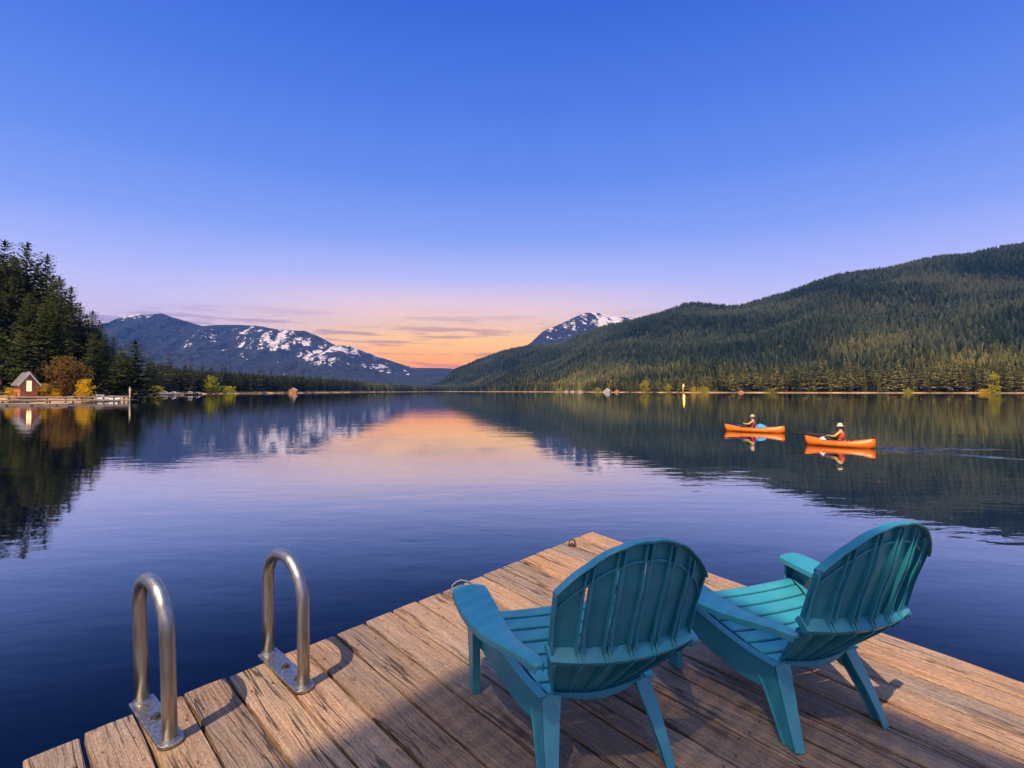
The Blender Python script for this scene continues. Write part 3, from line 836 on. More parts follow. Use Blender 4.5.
# street lamp glowing on the right shore
x = (683 - 512) / F * 800; zz = tz(x, 800)
e = empty('lamp_post', (x, 800, zz)); tag(e, 'tall lamp post with a glowing yellow lamp on the right shore', 'lamp post')
bm = bmesh.new(); tube(bm, [(0, 0, -.5), (0, 0, 12)], [.55, .40], 10); tube(bm, [(0, 0, 11.9), (0, -1, 12.7), (0, -2.2, 12.8)], .14, 8); link('pole', mesh_bm('pole', bm), M['pale_yellow'], e)
bm = bmesh.new(); bmesh.ops.create_uvsphere(bm, u_segments=12, v_segments=8, radius=1.0, matrix=Matrix.Translation((0, -2.4, 11.6)) @ Matrix.Diagonal((1, 1, 2.6, 1))); link('lamp_globe', mesh_bm('lamp_globe', bm), M['lamp'], e, smooth=True)

lp3 = bpy.data.lights.new('post_lamp', 'POINT'); lp3.energy = 1300; lp3.color = (1, .48, .05); lp3.shadow_soft_size = 1.2
lo = bpy.data.objects.new('post_lamp', lp3); COL.objects.link(lo); lo.location = (x, 795.0, zz + 9)

def floatdock(name, p0, p1, depth, z, th, label, piles=0):
    """pale boarded float from pixel-derived ends p0..p1 (front edge), deck height z"""
    a = Vector((p0[0], p0[1], 0)); b = Vector((p1[0], p1[1], 0)); d = (b - a); L = d.length; d.normalize()
    e = empty(name, (a.x, a.y, 0), math.atan2(d.y, d.x)); tag(e, label, 'landing stage')
    bm = bmesh.new(); n = max(6, int(L / .6))
    for i in range(n): box(bm, ((i + .5) * L / n, depth / 2, z - .04), (L / n - .03, depth, .08))
    link('deck', mesh_bm('deck', bm), M['float_wood'], e)
    bm = bmesh.new(); box(bm, (L / 2, .12, z - .08 - th / 2), (L * .995, .12, th)); box(bm, (L / 2, depth - .12, z - .08 - th / 2), (L * .995, .12, th))
    link('beam', mesh_bm('beam', bm), M['float_wood'], e)
    for i in range(piles):
        bm = bmesh.new(); X = L * (i + .5) / piles; tube(bm, [(X, .35, -1.5), (X, .35, z - .085)], .16, 8); link('pile', mesh_bm('pile', bm), M['pile'], e)
    return e
def P(px, Y): return ((px - 512) / F * Y, Y)
floatdock('landing_stage', P(-60, 84), P(68, 88), 2.2, .36, .16, 'low narrow landing stage nearest the viewer at the left edge', 5)
floatdock('landing_stage', P(-60, 106), P(129, 112), 3.0, .62, .2, 'long pale landing stage in front of the lit cabin, ending at the mooring pile', 8)
floatdock('landing_stage', P(-60, 116), P(74, 119), 2.5, 1.15, .22, 'upper landing stage along the bank right below the lit cabin', 7)
floatdock('landing_stage', P(77, 119.5), P(129, 124), 2.5, 1.2, .22, 'upper landing stage along the bank below the yellow tree', 5)
floatdock('landing_stage', P(134, 300), P(184, 318), 6, 1.1, .5, 'distant landing stage right of the mooring pile under the small firs', 5)
bm = bmesh.new(); tube(bm, [(0, 0, -2), (0, 0, 3.0)], .17, 10); tube(bm, [(0, 0, 3.0), (0, 0, 3.3)], [.20, .05], 10)
o = link('mooring_pile', mesh_bm('mooring_pile', bm), M['float_wood']); o.location = (*P(130, 110.5), 0); tag(o, 'thick pale mooring pile at the right end of the long landing stage', 'pile')

def hull_bm(L, B, H, sheer=.3, rows=14, open_top=True, th=.03, blunt=.0):
    """boat shell along X, solid walls, base at z=-.05"""
    bm = bmesh.new(); cs = 9
    def ring(t, s):
        x = (t - .5) * L; k = max(0.02, (1 - abs(2 * t - 1) ** 2.2)) ** .8
        if t > .5: k = max(k, blunt * .35)
        b = B / 2 * k * s; top = H * (1 + sheer * abs(2 * t - 1) ** 2.5)
        keel = -.06 + (H * .55 * max(0, abs(2 * t - 1) - .82) / .18) + (1 - s) * .5
        return [(x * (1 if s == 1 else .985), b * math.sin(-math.pi / 2 + math.pi * i / (cs - 1)), max(keel, top - (top - keel) * math.cos(-math.pi / 2 + math.pi * i / (cs - 1)) ** .55) if 0 < i < cs - 1 else top) for i in range(cs)]
    A = [ring(i / rows, 1.0) for i in range(rows + 1)]; Bq = [ring(i / rows, .90) for i in range(rows + 1)]
    slab(bm, A, Bq); fixn(bm); return bm
def small_boat(px, Y, L, mat, label, rz=0.0, cab=True):
    e = empty('motor_boat', (*P(px, Y), 0.0), rz); tag(e, label, 'boat')
    link('hull', mesh_bm('hull', hull_bm(L, L * .34, L * .14)), M[mat], e, smooth=True)
    if cab:
        bm = bmesh.new(); prism(bm, [(-L * .16, -L * .11, L * .10), (L * .14, -L * .11, L * .10), (L * .06, -L * .11, L * .27), (-L * .14, -L * .11, L * .27)], (0, L * .22, 0)); fixn(bm); link('cabin', mesh_bm('cabin', bm), M['boat_white'], e)
        bm = bmesh.new(); prism(bm, [(-L * .13, -L * .113, L * .17), (L * .09, -L * .113, L * .17), (L * .055, -L * .113, L * .24), (-L * .125, -L * .113, L * .24)], (0, L * .226, 0)); fixn(bm); link('window', mesh_bm('window', bm), M['black'], e)
for px, Y, L, mt, rz, lb in [(101, 128.5, 5.2, 'boat_white', .1, 'white motor boat laid up behind the landing stage right of the yellow tree'), (113, 129, 4.6, 'boat_white', -.15, 'white motor boat beside the small pale shed on the left bank'),
        (166, 330, 7.5, 'boat_white', .2, 'white motor boat at the distant landing stage'), (174.5, 332, 7.5, 'boat_white', -.1, 'white motor boat at the right end of the distant landing stage'),
        (191, 322, 8.0, 'boat_dark', .2, 'dark motor boat floating right of the distant landing stage'), (198, 328, 6.0, 'boat_dark', -.2, 'small dark boat, rightmost of the boats by the far left shore')]:
    small_boat(px, Y, L, mt, lb, rz)
for o in bpy.data.objects:
    if o.get('label', '').startswith(('white motor boat laid', 'white motor boat beside')): o.location.z = tz(o.location.x, o.location.y) + .05

# ------------------------------------------------------------------ the dock (it slopes a little: local x runs along the boards, y along the far left edge)
DX, DY, DN = Vector((.71109, -.6958, -.10108)), Vector((.70218, .71013, .0515)), Vector((.03595, -.1076, .99354))
DO = Vector((.6515, 4.357, EYE - 1.1374))
DM = Matrix(((DX.x, DY.x, DN.x, DO.x), (DX.y, DY.y, DN.y, DO.y), (DX.z, DY.z, DN.z, DO.z), (0, 0, 0, 1)))
PW = .171
dock = empty('dock'); dock.matrix_world = DM
tag(dock, 'weathered plank dock with brown boards carrying the two teal chairs', 'dock')
def make_deck():
    r = random.Random(9); vs = []; fs = []; att = []
    bounds = [(k - 19) * PW for k in range(-14, 20)]
    for i in range(len(bounds) - 1):
        k = i - 14
        y0, y1 = bounds[i] + .0055 + r.uniform(0, .003), bounds[i + 1] - .0055 - r.uniform(0, .003)
        x0 = r.uniform(-.008, .006) if k >= -1 else 1.55 + r.uniform(-.01, .01)
        x1 = 7.0; dz = r.uniform(-.003, .003); th = .042; tone = r.random() * .7 + (.3 if k >= 13 else 0)  # farther boards get a warmer tone: golden light painted into the wood
        nx = 40; ch = .005
        prof = [(y0, -th), (y0, -ch), (y0 + ch * .8, 0), ((y0 + y1) / 2, .0015), (y1 - ch * .8, 0), (y1, -ch), (y1, -th)]
        base = len(vs); ph = r.uniform(0, 6)
        for j in range(nx + 1):
            x = x0 + (x1 - x0) * j / nx
            for q, (y, z) in enumerate(prof):
                wob = .0022 * math.sin(x * 9.1 + ph + q) + .0018 * math.sin(x * 23.0 + ph * 2 + q * 2)
                vs.append((x, y + (wob if q not in (3,) else 0), z + dz + (.0012 * math.sin(x * 3 + ph) if q in (2, 3, 4) else 0))); att.append(tone)
        n = len(prof)
        for j in range(nx):
            for q in range(n):
                a = base + j * n + q; b = base + j * n + (q + 1) % n
                fs.append((a, b, b + n, a + n))
        fs.append(tuple(base + q for q in range(n))[::-1]); fs.append(tuple(base + nx * n + q for q in range(n)))
    me = bpy.data.meshes.new('deck'); me.from_pydata(vs, [], fs); 
    bm = bmesh.new(); bm.from_mesh(me); fixn(bm); bm.to_mesh(me); bm.free()
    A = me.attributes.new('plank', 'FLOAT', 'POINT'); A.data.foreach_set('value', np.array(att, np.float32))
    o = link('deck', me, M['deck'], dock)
make_deck()
for x in (.16, 1.75, 3.4, 5.0, 6.6):
    bm = bmesh.new(); y0 = -3.40 if x < 1.5 else -5.6
    box(bm, (x, (y0 - .03) / 2, -.046 - .09), (.07, abs(y0) - .05, .18)); bevel(link('joist', mesh_bm('joist', bm), M['pile'], dock), .004)
bm = bmesh.new(); rn = random.Random(4)
for k in range(-14, 19):
    for x in (.16, 1.75, 3.4, 5.0, 6.6):
        if k < -1 and x < 1.6: continue
        for f_ in (.22, .78):
            bmesh.ops.create_circle(bm, cap_ends=True, segments=8, radius=.0045, matrix=Matrix.Translation((x + rn.uniform(-.015, .015), (k - 19 + f_) * PW + rn.uniform(-.008, .008), .0052)))
tag(link('nail_heads', mesh_bm('nail_heads', bm), M['rust'], dock), kind='stuff')
bm = bmesh.new(); box(bm, (3.5, -.05, -.046 - .19 - .05), (6.9, .09, .09)); link('beam', mesh_bm('beam', bm), M['pile'], dock)
for x, y in ((.35, -.3), (.35, -3.1), (3.2, -.3), (6.3, -.3), (3.2, -5.2), (6.3, -5.2)):
    bm = bmesh.new(); tube(bm, [(x, y, -3.2), (x, y, -.34)], [.13, .12], 12); link('pile', mesh_bm('pile', bm), M['pile'], dock)
def on_dock(name, x, y, rz=0.0, z=0.003):
    e = bpy.data.objects.new(name, None); COL.objects.link(e); e.empty_display_size = .1
    e.matrix_world = DM @ Matrix.Translation((x, y, z)) @ Matrix.Rotation(rz, 4, 'Z')
    return e
# mooring ring and rope end at the far left edge
e = on_dock('mooring_ring', .075, -.365, .5); e.matrix_world = e.matrix_world @ Matrix.Scale(.82, 4); tag(e, 'rusty iron mooring ring on the boards near the far corner of the dock', 'mooring ring')
bm = bmesh.new(); tube(bm, [(.028 * math.cos(a), .022 * math.sin(a) + .012, .028 + .018 * math.sin(a)) for a in [2 * math.pi * i / 20 for i in range(21)]], .0065, 8, cap=False); link('ring', mesh_bm('ring', bm), M['rust'], e)
bm = bmesh.new(); box(bm, (0, 0, .003), (.070, .036, .006)); tube(bm, [(-.012, 0, .004), (-.011, 0, .016), (0, 0, .022), (.011, 0, .016), (.012, 0, .004)], .006, 8); bevel(link('base_plate', mesh_bm('base_plate', bm), M['rust'], e), .002)
bm = bmesh.new()
rp = [(.03, -1.335, .010), (.012, -1.348, .014), (-.010, -1.375, .022), (-.022, -1.40, .014), (-.026, -1.43, .0), (-.024, -1.44, -.06)]
tube(bm, rp, .0034, 8); o = link('rope', mesh_bm('rope', bm), M['rope']); o.matrix_world = DM; tag(o, 'pale rope end hanging over the dock edge behind the left chair arm', 'rope')

# grab rails
def make_rail(x0, x1, y, label, top, tw=0.0):
    e = on_dock('grab_rail', 0, y, tw); tag(e, label, 'grab rail', 'grab rails of the swim ladder')
    xa, xb = x0 + .016, x1 - .040; r = (xb - xa) / 2; cx = (xa + xb) / 2; hz = top - r
    path = [(xa, 0, .012), (xa, 0, hz * .5), (xa, 0, hz)] + [(cx - r * math.cos(a), 0, hz + r * math.sin(a)) for a in [math.pi * i / 20 for i in range(1, 20)]] + [(xb, 0, hz), (xb, 0, hz * .5), (xb, 0, .012)]
    bm = bmesh.new(); tube(bm, path, .0258, 28); link('rail_tube', mesh_bm('rail_tube', bm), M['steel'], e)
    # base plate, rounded at the landward end
    pts = [(x0, -.044, 0), (x1 - .03, -.044, 0)] + [(x1 - .03 + .032 * math.sin(a), -.044 * math.cos(a), 0) for a in [math.pi * i / 8 for i in range(1, 8)]] + [(x1 - .03, .044, 0), (x0, .044, 0)]
    bm = bmesh.new(); prism(bm, pts, (0, 0, .014)); fixn(bm); bevel(link('base_plate', mesh_bm('base_plate', bm), M['steel'], e), .003)
    for xx, yy in ((cx - .005, .004), (xb - .055, .006)):
        bm = bmesh.new(); bmesh.ops.create_cone(bm, cap_ends=True, segments=6, radius1=.013, radius2=.012, depth=.010, matrix=Matrix.Translation((xx, yy, .021)))
        bmesh.ops.create_cone(bm, cap_ends=True, segments=20, radius1=.020, radius2=.019, depth=.003, matrix=Matrix.Translation((xx, yy, .0157)))
        link('bolt', mesh_bm('bolt', bm), M['dark_steel'], e)
    for xx in (xa, xb):
        bm = bmesh.new(); bmesh.ops.create_cone(bm, cap_ends=True, segments=24, radius1=.033, radius2=.0275, depth=.010, matrix=Matrix.Translation((xx, 0, .0191))); link('weld_collar', mesh_bm('weld_collar', bm), M['steel'], e)
make_rail(-.068, .300, -3.040, 'steel grab rail nearer the viewer, at the left bottom of the dock', .575, .085)
make_rail(-.060, .336, -2.538, 'steel grab rail farther along the dock edge, closer to the chairs', .545, .05)

# ------------------------------------------------------------------ the chairs
ZT = [.257, .38, .50, .759, .93]
def b_e(z): return float(np.interp(z, ZT, [-.150, -.232, -.303, -.368, -.400]))
def b_w(z): return float(np.interp(z, ZT, [.178, .230, .268, .281, .280]))
def b_bow(z): return float(np.interp(z, ZT, [.030, .045, .055, .058, .050]))
def BP(u, z, off=0.0):
    """point of the curved back, off = metres behind it"""
    return (u * b_w(z), b_e(z) - b_bow(z) * (1 - u * u) - off, z + off * .18)
def ztop(u):
    f = ((u + 1) * 3) % 1.0
    return .756 + .182 * (1 - abs(u) ** 2.2) + .0035 * (1 - (2 * f - 1) ** 2)
def strip(bm, ua, ub, za, zb, o0, o1, nu=6, nz=12):
    """solid piece of the back between behind-offsets o0(z) and o1(z); za, zb may be functions of u, ua/ub constants"""
    fa = za if callable(za) else (lambda u: za); fb = zb if callable(zb) else (lambda u: zb)
    g0 = o0 if callable(o0) else (lambda u, z: o0); g1 = o1 if callable(o1) else (lambda u, z: o1)
    A = []; Bq = []
    for i in range(nu + 1):
        u = ua + (ub - ua) * i / nu; ra = []; rb = []
        for j in range(nz + 1):
            z = fa(u) + (fb(u) - fa(u)) * j / nz
            ra.append(BP(u, z, g0(u, z))); rb.append(BP(u, z, g1(u, z)))
        A.append(ra); Bq.append(rb)
    slab(bm, A, Bq)
def smooth_part(o, w=.0025, seg=2):
    me = o.data
    me.polygons.foreach_set('use_smooth', np.ones(len(me.polygons), bool)); me.set_sharp_from_angle(angle=R(38))
    bevel(o, w, seg, 40)
    return o
def make_chair(x, y, th, label):
    e = on_dock('adirondack_chair', x, y, th, .004); tag(e, label, 'chair', 'teal chairs on the dock')
    # ---- backrest
    bm = bmesh.new(); rim = .030; inn = .082; g = .030
    LED = .515
    for i in range(6):
        u0, u1 = -1 + i / 3, -1 + (i + 1) / 3
        a, b = u0 + (g if i else 0), u1 - (g if i < 5 else 0)
        strip(bm, a, b, LED, lambda u: ztop(u) - inn + .004, 0, .008, 5, 14)
        # flanges standing up behind along both edges of the slat
        for q, s in ((a, 1), (b, -1)):
            strip(bm, q, q + s * .020, LED, lambda u: ztop(u) - .020, .007, lambda u, z: .026 + .014 * max(0, (.64 - z) / .13), 1, 14)
    strip(bm, -1, 1, lambda u: ztop(u) - inn, lambda u: ztop(u) - .006, 0, .0075, 60, 4)       # solid band under the rim
    strip(bm, -1, 1, lambda u: ztop(u) - inn, lambda u: ztop(u) - inn + .010, .007, .019, 60, 1)    # inner rib
    strip(bm, -1, 1, lambda u: ztop(u) - .009, lambda u: ztop(u), -.006, .036, 60, 1)            # top rim
    for s in (-1, 1):
        strip(bm, s, s * .975, LED, lambda u: ztop(u) - .004, -.004, .026, 1, 14)
    fixn(bm); smooth_part(link('backrest', mesh_bm('backrest', bm), M['teal'], e), .002)
    # ---- ledge (cross bar) at arm height
    bm = bmesh.new(); A = []; Bq = []
    for i in range(25):
        u = -1.02 + 2.04 * i / 24
        pr = [(-.004, .548), (.012, .543), (.055, .500), (.055, .482), (.046, .482)]
        A.append([BP(u, z, o) for o, z in pr]); Bq.append([BP(u, z - .010, o - .006) for o, z in [(-.004, .540), (.010, .532), (.046, .494), (.046, .482), (.046, .482)]])
    slab(bm, A, [[(p[0], p[1] + .005, p[2] - .004) for p in r] for r in Bq])
    for i in range(1, 6):                                             # little webs crossing the ledge
        u = -1 + i / 3
        for s in (-1, 1):
            strip(bm, u + s * .018, u + s * .040, .497, .552, .006, lambda uu, z: .060 - .80 * max(0, z - .500), 1, 4)
    fixn(bm); smooth_part(link('cross_bar', mesh_bm('cross_bar', bm), M['teal'], e), .0025)
    # ---- lower back panel with deep ribs
    bm = bmesh.new(); zb = lambda u: .262 - .012 * (1 - u * u)
    strip(bm, -1, 1, zb, .497, 0, .008, 30, 12)
    for i in range(7):
        u = -1 + i / 3; u = max(-.985, min(.985, u))
        strip(bm, u - .016, u + .016, lambda uu: zb(uu), .487, .007, lambda uu, z: .018 + .046 * min(1, max(0, (z - .25) / .22)) ** 1.2, 1, 12)
    strip(bm, -1, 1, lambda u: zb(u) - .004, lambda u: zb(u) + .006, .0, .030, 30, 1)
    strip(bm, -1, 1, lambda u: zb(u) - .024 + .010 * abs(u), lambda u: zb(u) - .002, .024, .031, 30, 2)
    fixn(bm); smooth_part(link('lower_back_panel', mesh_bm('lower_back_panel', bm), M['teal'], e), .002)
    # ---- seat slats
    bm = bmesh.new()
    prof = [(.308, .290), (.306, .325), (.290, .348), (.262, .354), (.15, .327), (.03, .295), (-.06, .274), (-.12, .264), (-.175, .262)]
    arc = [0]
    for p, q in zip(prof, prof[1:]): arc.append(arc[-1] + math.hypot(p[0] - q[0], p[1] - q[1]))
    def sp(s): return float(np.interp(s, arc, [p[0] for p in prof])), float(np.interp(s, arc, [p[1] for p in prof]))
    def hw(yy): return float(np.interp(yy, [-.175, .30], [.198, .335]))
    ns = 7; cuts = [0] + [arc[2] + .062 + (arc[-1] - arc[2] - .062) * i / (ns - 1) for i in range(ns)]
    for i in range(ns):
        s0, s1 = cuts[i] + (.005 if i else 0), cuts[i + 1] - .005
        A = []; Bq = []
        for j in range(9):
            s = s0 + (s1 - s0) * j / 8; yy, zz = sp(s); w = hw(yy)
            ra = []; rb = []
            for q in range(9):
                u = -1 + q / 4; dip = -.012 * (1 - u * u) - (.004 if j in (0, 8) else 0)
                ra.append((u * w, yy, zz + dip)); rb.append((u * w, yy - (.010 if s < arc[2] else 0), zz + dip - .016 - (.012 if j in (0, 8) else 0)))
            A.append(ra); Bq.append(rb)
        slab(bm, A, Bq)
    fixn(bm); smooth_part(link('seat', mesh_bm('seat', bm), M['teal'], e), .003)
    for s in (-1, 1):
        # ---- side rail: sweeps from the front leg down to the rear leg
        rx = lambda yy: s * float(np.interp(yy, [-.19, .30], [.208, .352]))
        ys = [.312, .27, .2, .13, .06, -.01, -.08, -.14, -.185]
        ztop_ = [.338, .350, .340, .320, .300, .284, .272, .266, .264]
        zbot_ = [.225, .222, .205, .182, .160, .145, .138, .142, .165]
        bm = bmesh.new()
        A = [[(rx(a), a, zb_), (rx(a), a, (zb_ + zt_) / 2), (rx(a), a, zt_)] for a, zt_, zb_ in zip(ys, ztop_, zbot_)]
        Bq = [[(p[0] + s * .016, p[1], p[2]) for p in r] for r in A]; slab(bm, A, Bq)
        A = [[(rx(a) - s * .004, a, zt_ + .001), (rx(a) + s * .030, a, zt_ - .002)] for a, zt_ in zip(ys, ztop_)]
        Bq = [[(p[0], p[1], p[2] - .009) for p in r] for r in A]; slab(bm, A, Bq)
        fixn(bm); smooth_part(link('side_rail', mesh_bm('side_rail', bm), M['teal'], e))
        # ---- rear leg: angled channel splayed backwards
        bm = bmesh.new()
        zs = [.262, .20, .14, .07, 0.0]
        yr_ = [-.180, -.216, -.256, -.297, -.336]; yf_ = [-.040, -.095, -.165, -.228, -.282]
        xo = [s * v for v in (.224, .232, .241, .249, .254)]
        A = [[(x_, a, z_), (x_, (a + b) / 2, z_), (x_, b, z_)] for x_, a, b, z_ in zip(xo, yr_, yf_, zs)]
        Bq = [[(p[0] - s * .014, p[1], p[2]) for p in r] for r in A]; slab(bm, A, Bq)
        A = [[(x_ + s * .0, a - .001, z_), (x_ - s * wd, a - .012, z_)] for x_, a, z_, wd in zip(xo, yr_, zs, (.070, .062, .054, .046, .040))]
        Bq = [[(p[0], p[1] + .013, p[2]) for p in r] for r in A]; slab(bm, A, Bq)
        A = [[(x_ + s * .012, b + .002, z_), (x_ - s * .030, b + .004, z_)] for x_, b, z_ in zip(xo, yf_, zs)]
        Bq = [[(p[0], p[1] - .011, p[2]) for p in r] for r in A]; slab(bm, A, Bq)
        fixn(bm); smooth_part(link('leg', mesh_bm('leg', bm), M['teal'], e))
        # ---- front leg: wide under the arm, tapering to the foot
        bm = bmesh.new()
        zs = [.440, .40, .34, .28, .15, 0.0]; yb_ = [.150, .185, .215, .228, .236, .243]; yf_ = [.334, .330, .324, .318, .310, .304]
        xo = [s * v for v in (.408, .402, .394, .387, .380, .374)]
        A = [[(x_, a, z_), (x_, (a + b) / 2, z_), (x_, b, z_)] for x_, a, b, z_ in zip(xo, yb_, yf_, zs)]
        Bq = [[(p[0] - s * .013, p[1], p[2]) for p in r] for r in A]; slab(bm, A, Bq)
        A = [[(x_ + s * .001, b + .001, z_), (x_ - s * wd, b - .002, z_)] for x_, b, z_, wd in zip(xo, yf_, zs, (.075, .066, .058, .052, .044, .040))]
        Bq = [[(p[0], p[1] - .012, p[2]) for p in r] for r in A]; slab(bm, A, Bq)
        A = [[(x_ + s * .0, a - .002, z_), (x_ - s * .034, a, z_)] for x_, a, z_ in zip(xo, yb_, zs)]
        Bq = [[(p[0], p[1] + .011, p[2]) for p in r] for r in A]; slab(bm, A, Bq)
        box(bm, (s * .366, .270, .262), (.030, .050, .05))
        fixn(bm); smooth_part(link('leg', mesh_bm('leg', bm), M['teal'], e))
        # ---- armrest
        bm = bmesh.new()
        st = [(.350, .336, .430), (.342, .314, .450), (.320, .306, .460), (.25, .305, .463), (.15, .306, .461), (.05, .309, .450), (-.05, .311, .426), (-.13, .309, .394), (-.20, .296, .366), (-.26, .281, .342), (-.315, .278, .326), (-.335, .290, .316)]
        A = []; Bq = []
        for yy, xi, xo_ in st:
            zt_ = .452 + .040 * max(0, min(1, (.08 - yy) / .36)) ** 1.6
            ra = []; rb = []
            for q in range(7):
                f_ = q / 6; crown = -.006 * (2 * f_ - 1) ** 4
                ra.append((s * (xi + (xo_ - xi) * f_), yy, zt_ + crown)); rb.append((s * (xi + (xo_ - xi) * f_), yy, zt_ - .034 + (.016 if 0 < q < 6 else 0)))
            A.append(ra); Bq.append(rb)
        slab(bm, A, Bq); fixn(bm); smooth_part(link('armrest', mesh_bm('armrest', bm), M['teal'], e), .004, 3)
    return e
make_chair(1.2190, -1.7930, R(62.4), 'teal plastic slatted chair on the left, nearer the two grab rails')
make_chair(1.7300, -.9450, R(64.0), 'teal plastic slatted chair on the right, beside the right edge of the dock')

# ------------------------------------------------------------------ kayaks and their paddlers
def make_kayak(cx, cy, L, ang, label):
    e = empty('kayak', (cx, cy, -.05), ang); tag(e, label, 'kayak', 'orange kayaks on the lake')
    B, H = .76, .275; sheer = .68
    link('hull', mesh_bm('hull', hull_bm(L, B, H, sheer, 22, blunt=.5)), M['orange'], e, smooth=True)
    def beam(t):
        k = max(0.02, (1 - abs(2 * t - 1) ** 2.2)) ** .8
        if t > .5: k = max(k, .175)
        return B / 2 * k
    for nm, t0, t1 in (('bow_deck', .012, .30), ('stern_deck', .70, .988)):
        A = []
        for i in range(11):
            t = t0 + (t1 - t0) * i / 10; b = beam(t) * .985; top = H * (1 + sheer * abs(2 * t - 1) ** 2.5)
            A.append([((t - .5) * L, b * q, top + .012 + .05 * (1 - q * q) * (b / .37)) for q in (-1, -.6, -.2, .2, .6, 1)])
        bm = bmesh.new(); slab(bm, A, [[(p[0], p[1], p[2] - .02) for p in r] for r in A]); fixn(bm); link(nm, mesh_bm(nm, bm), M['orange_red'], e, smooth=True)
    bm = bmesh.new(); path = []
    for s in (-1, 1):
        pts = [((t - .5) * L, s * beam(t) * .97, H * (1 + sheer * abs(2 * t - 1) ** 2.5) + .018) for t in np.linspace(.30, .70, 12)]
        tube(bm, pts, .022, 8)
    link('coaming', mesh_bm('coaming', bm), M['orange_red'], e)
    bm = bmesh.new(); box(bm, (.0, 0, .06), (.42, .46, .06)); prism(bm, [(.19, -.21, .09), (.25, -.21, .09), (.33, -.19, .34), (.29, -.19, .34)], (0, .40, 0)); fixn(bm); bevel(link('seat', mesh_bm('seat', bm), M['black'], e), .01)
    zt = H * (1 + sheer)
    bm = bmesh.new(); tube(bm, [(L * .47, 0, zt - .03), (L * .475, 0, zt + .07), (L * .485, 0, zt + .10), (L * .492, 0, zt + .06), (L * .492, 0, zt - .02)], .025, 8); link('carry_handle', mesh_bm('carry_handle', bm), M['black'], e)
    return e
def skin_body(name, pts, edges, radii, mat, parent, root=0):
    me = bpy.data.meshes.new('tmp'); me.from_pydata(pts, edges, [])
    o = bpy.data.objects.new('tmp', me); COL.objects.link(o)
    m = o.modifiers.new('s', 'SKIN'); m.use_smooth_shade = True; m.branch_smoothing = .4
    ss = o.modifiers.new('u', 'SUBSURF'); ss.levels = 2; ss.render_levels = 2
    for i, d in enumerate(me.skin_vertices[0].data):
        d.radius = radii[i] if isinstance(radii[i], tuple) else (radii[i], radii[i]); d.use_root = (i == root)
    dg = bpy.context.evaluated_depsgraph_get(); dg.update()
    new = bpy.data.meshes.new_from_object(o.evaluated_get(dg)); new.name = name
    bpy.data.objects.remove(o); bpy.data.meshes.remove(me)
    new.materials.clear()
    return link(name, new, mat, parent, smooth=True)
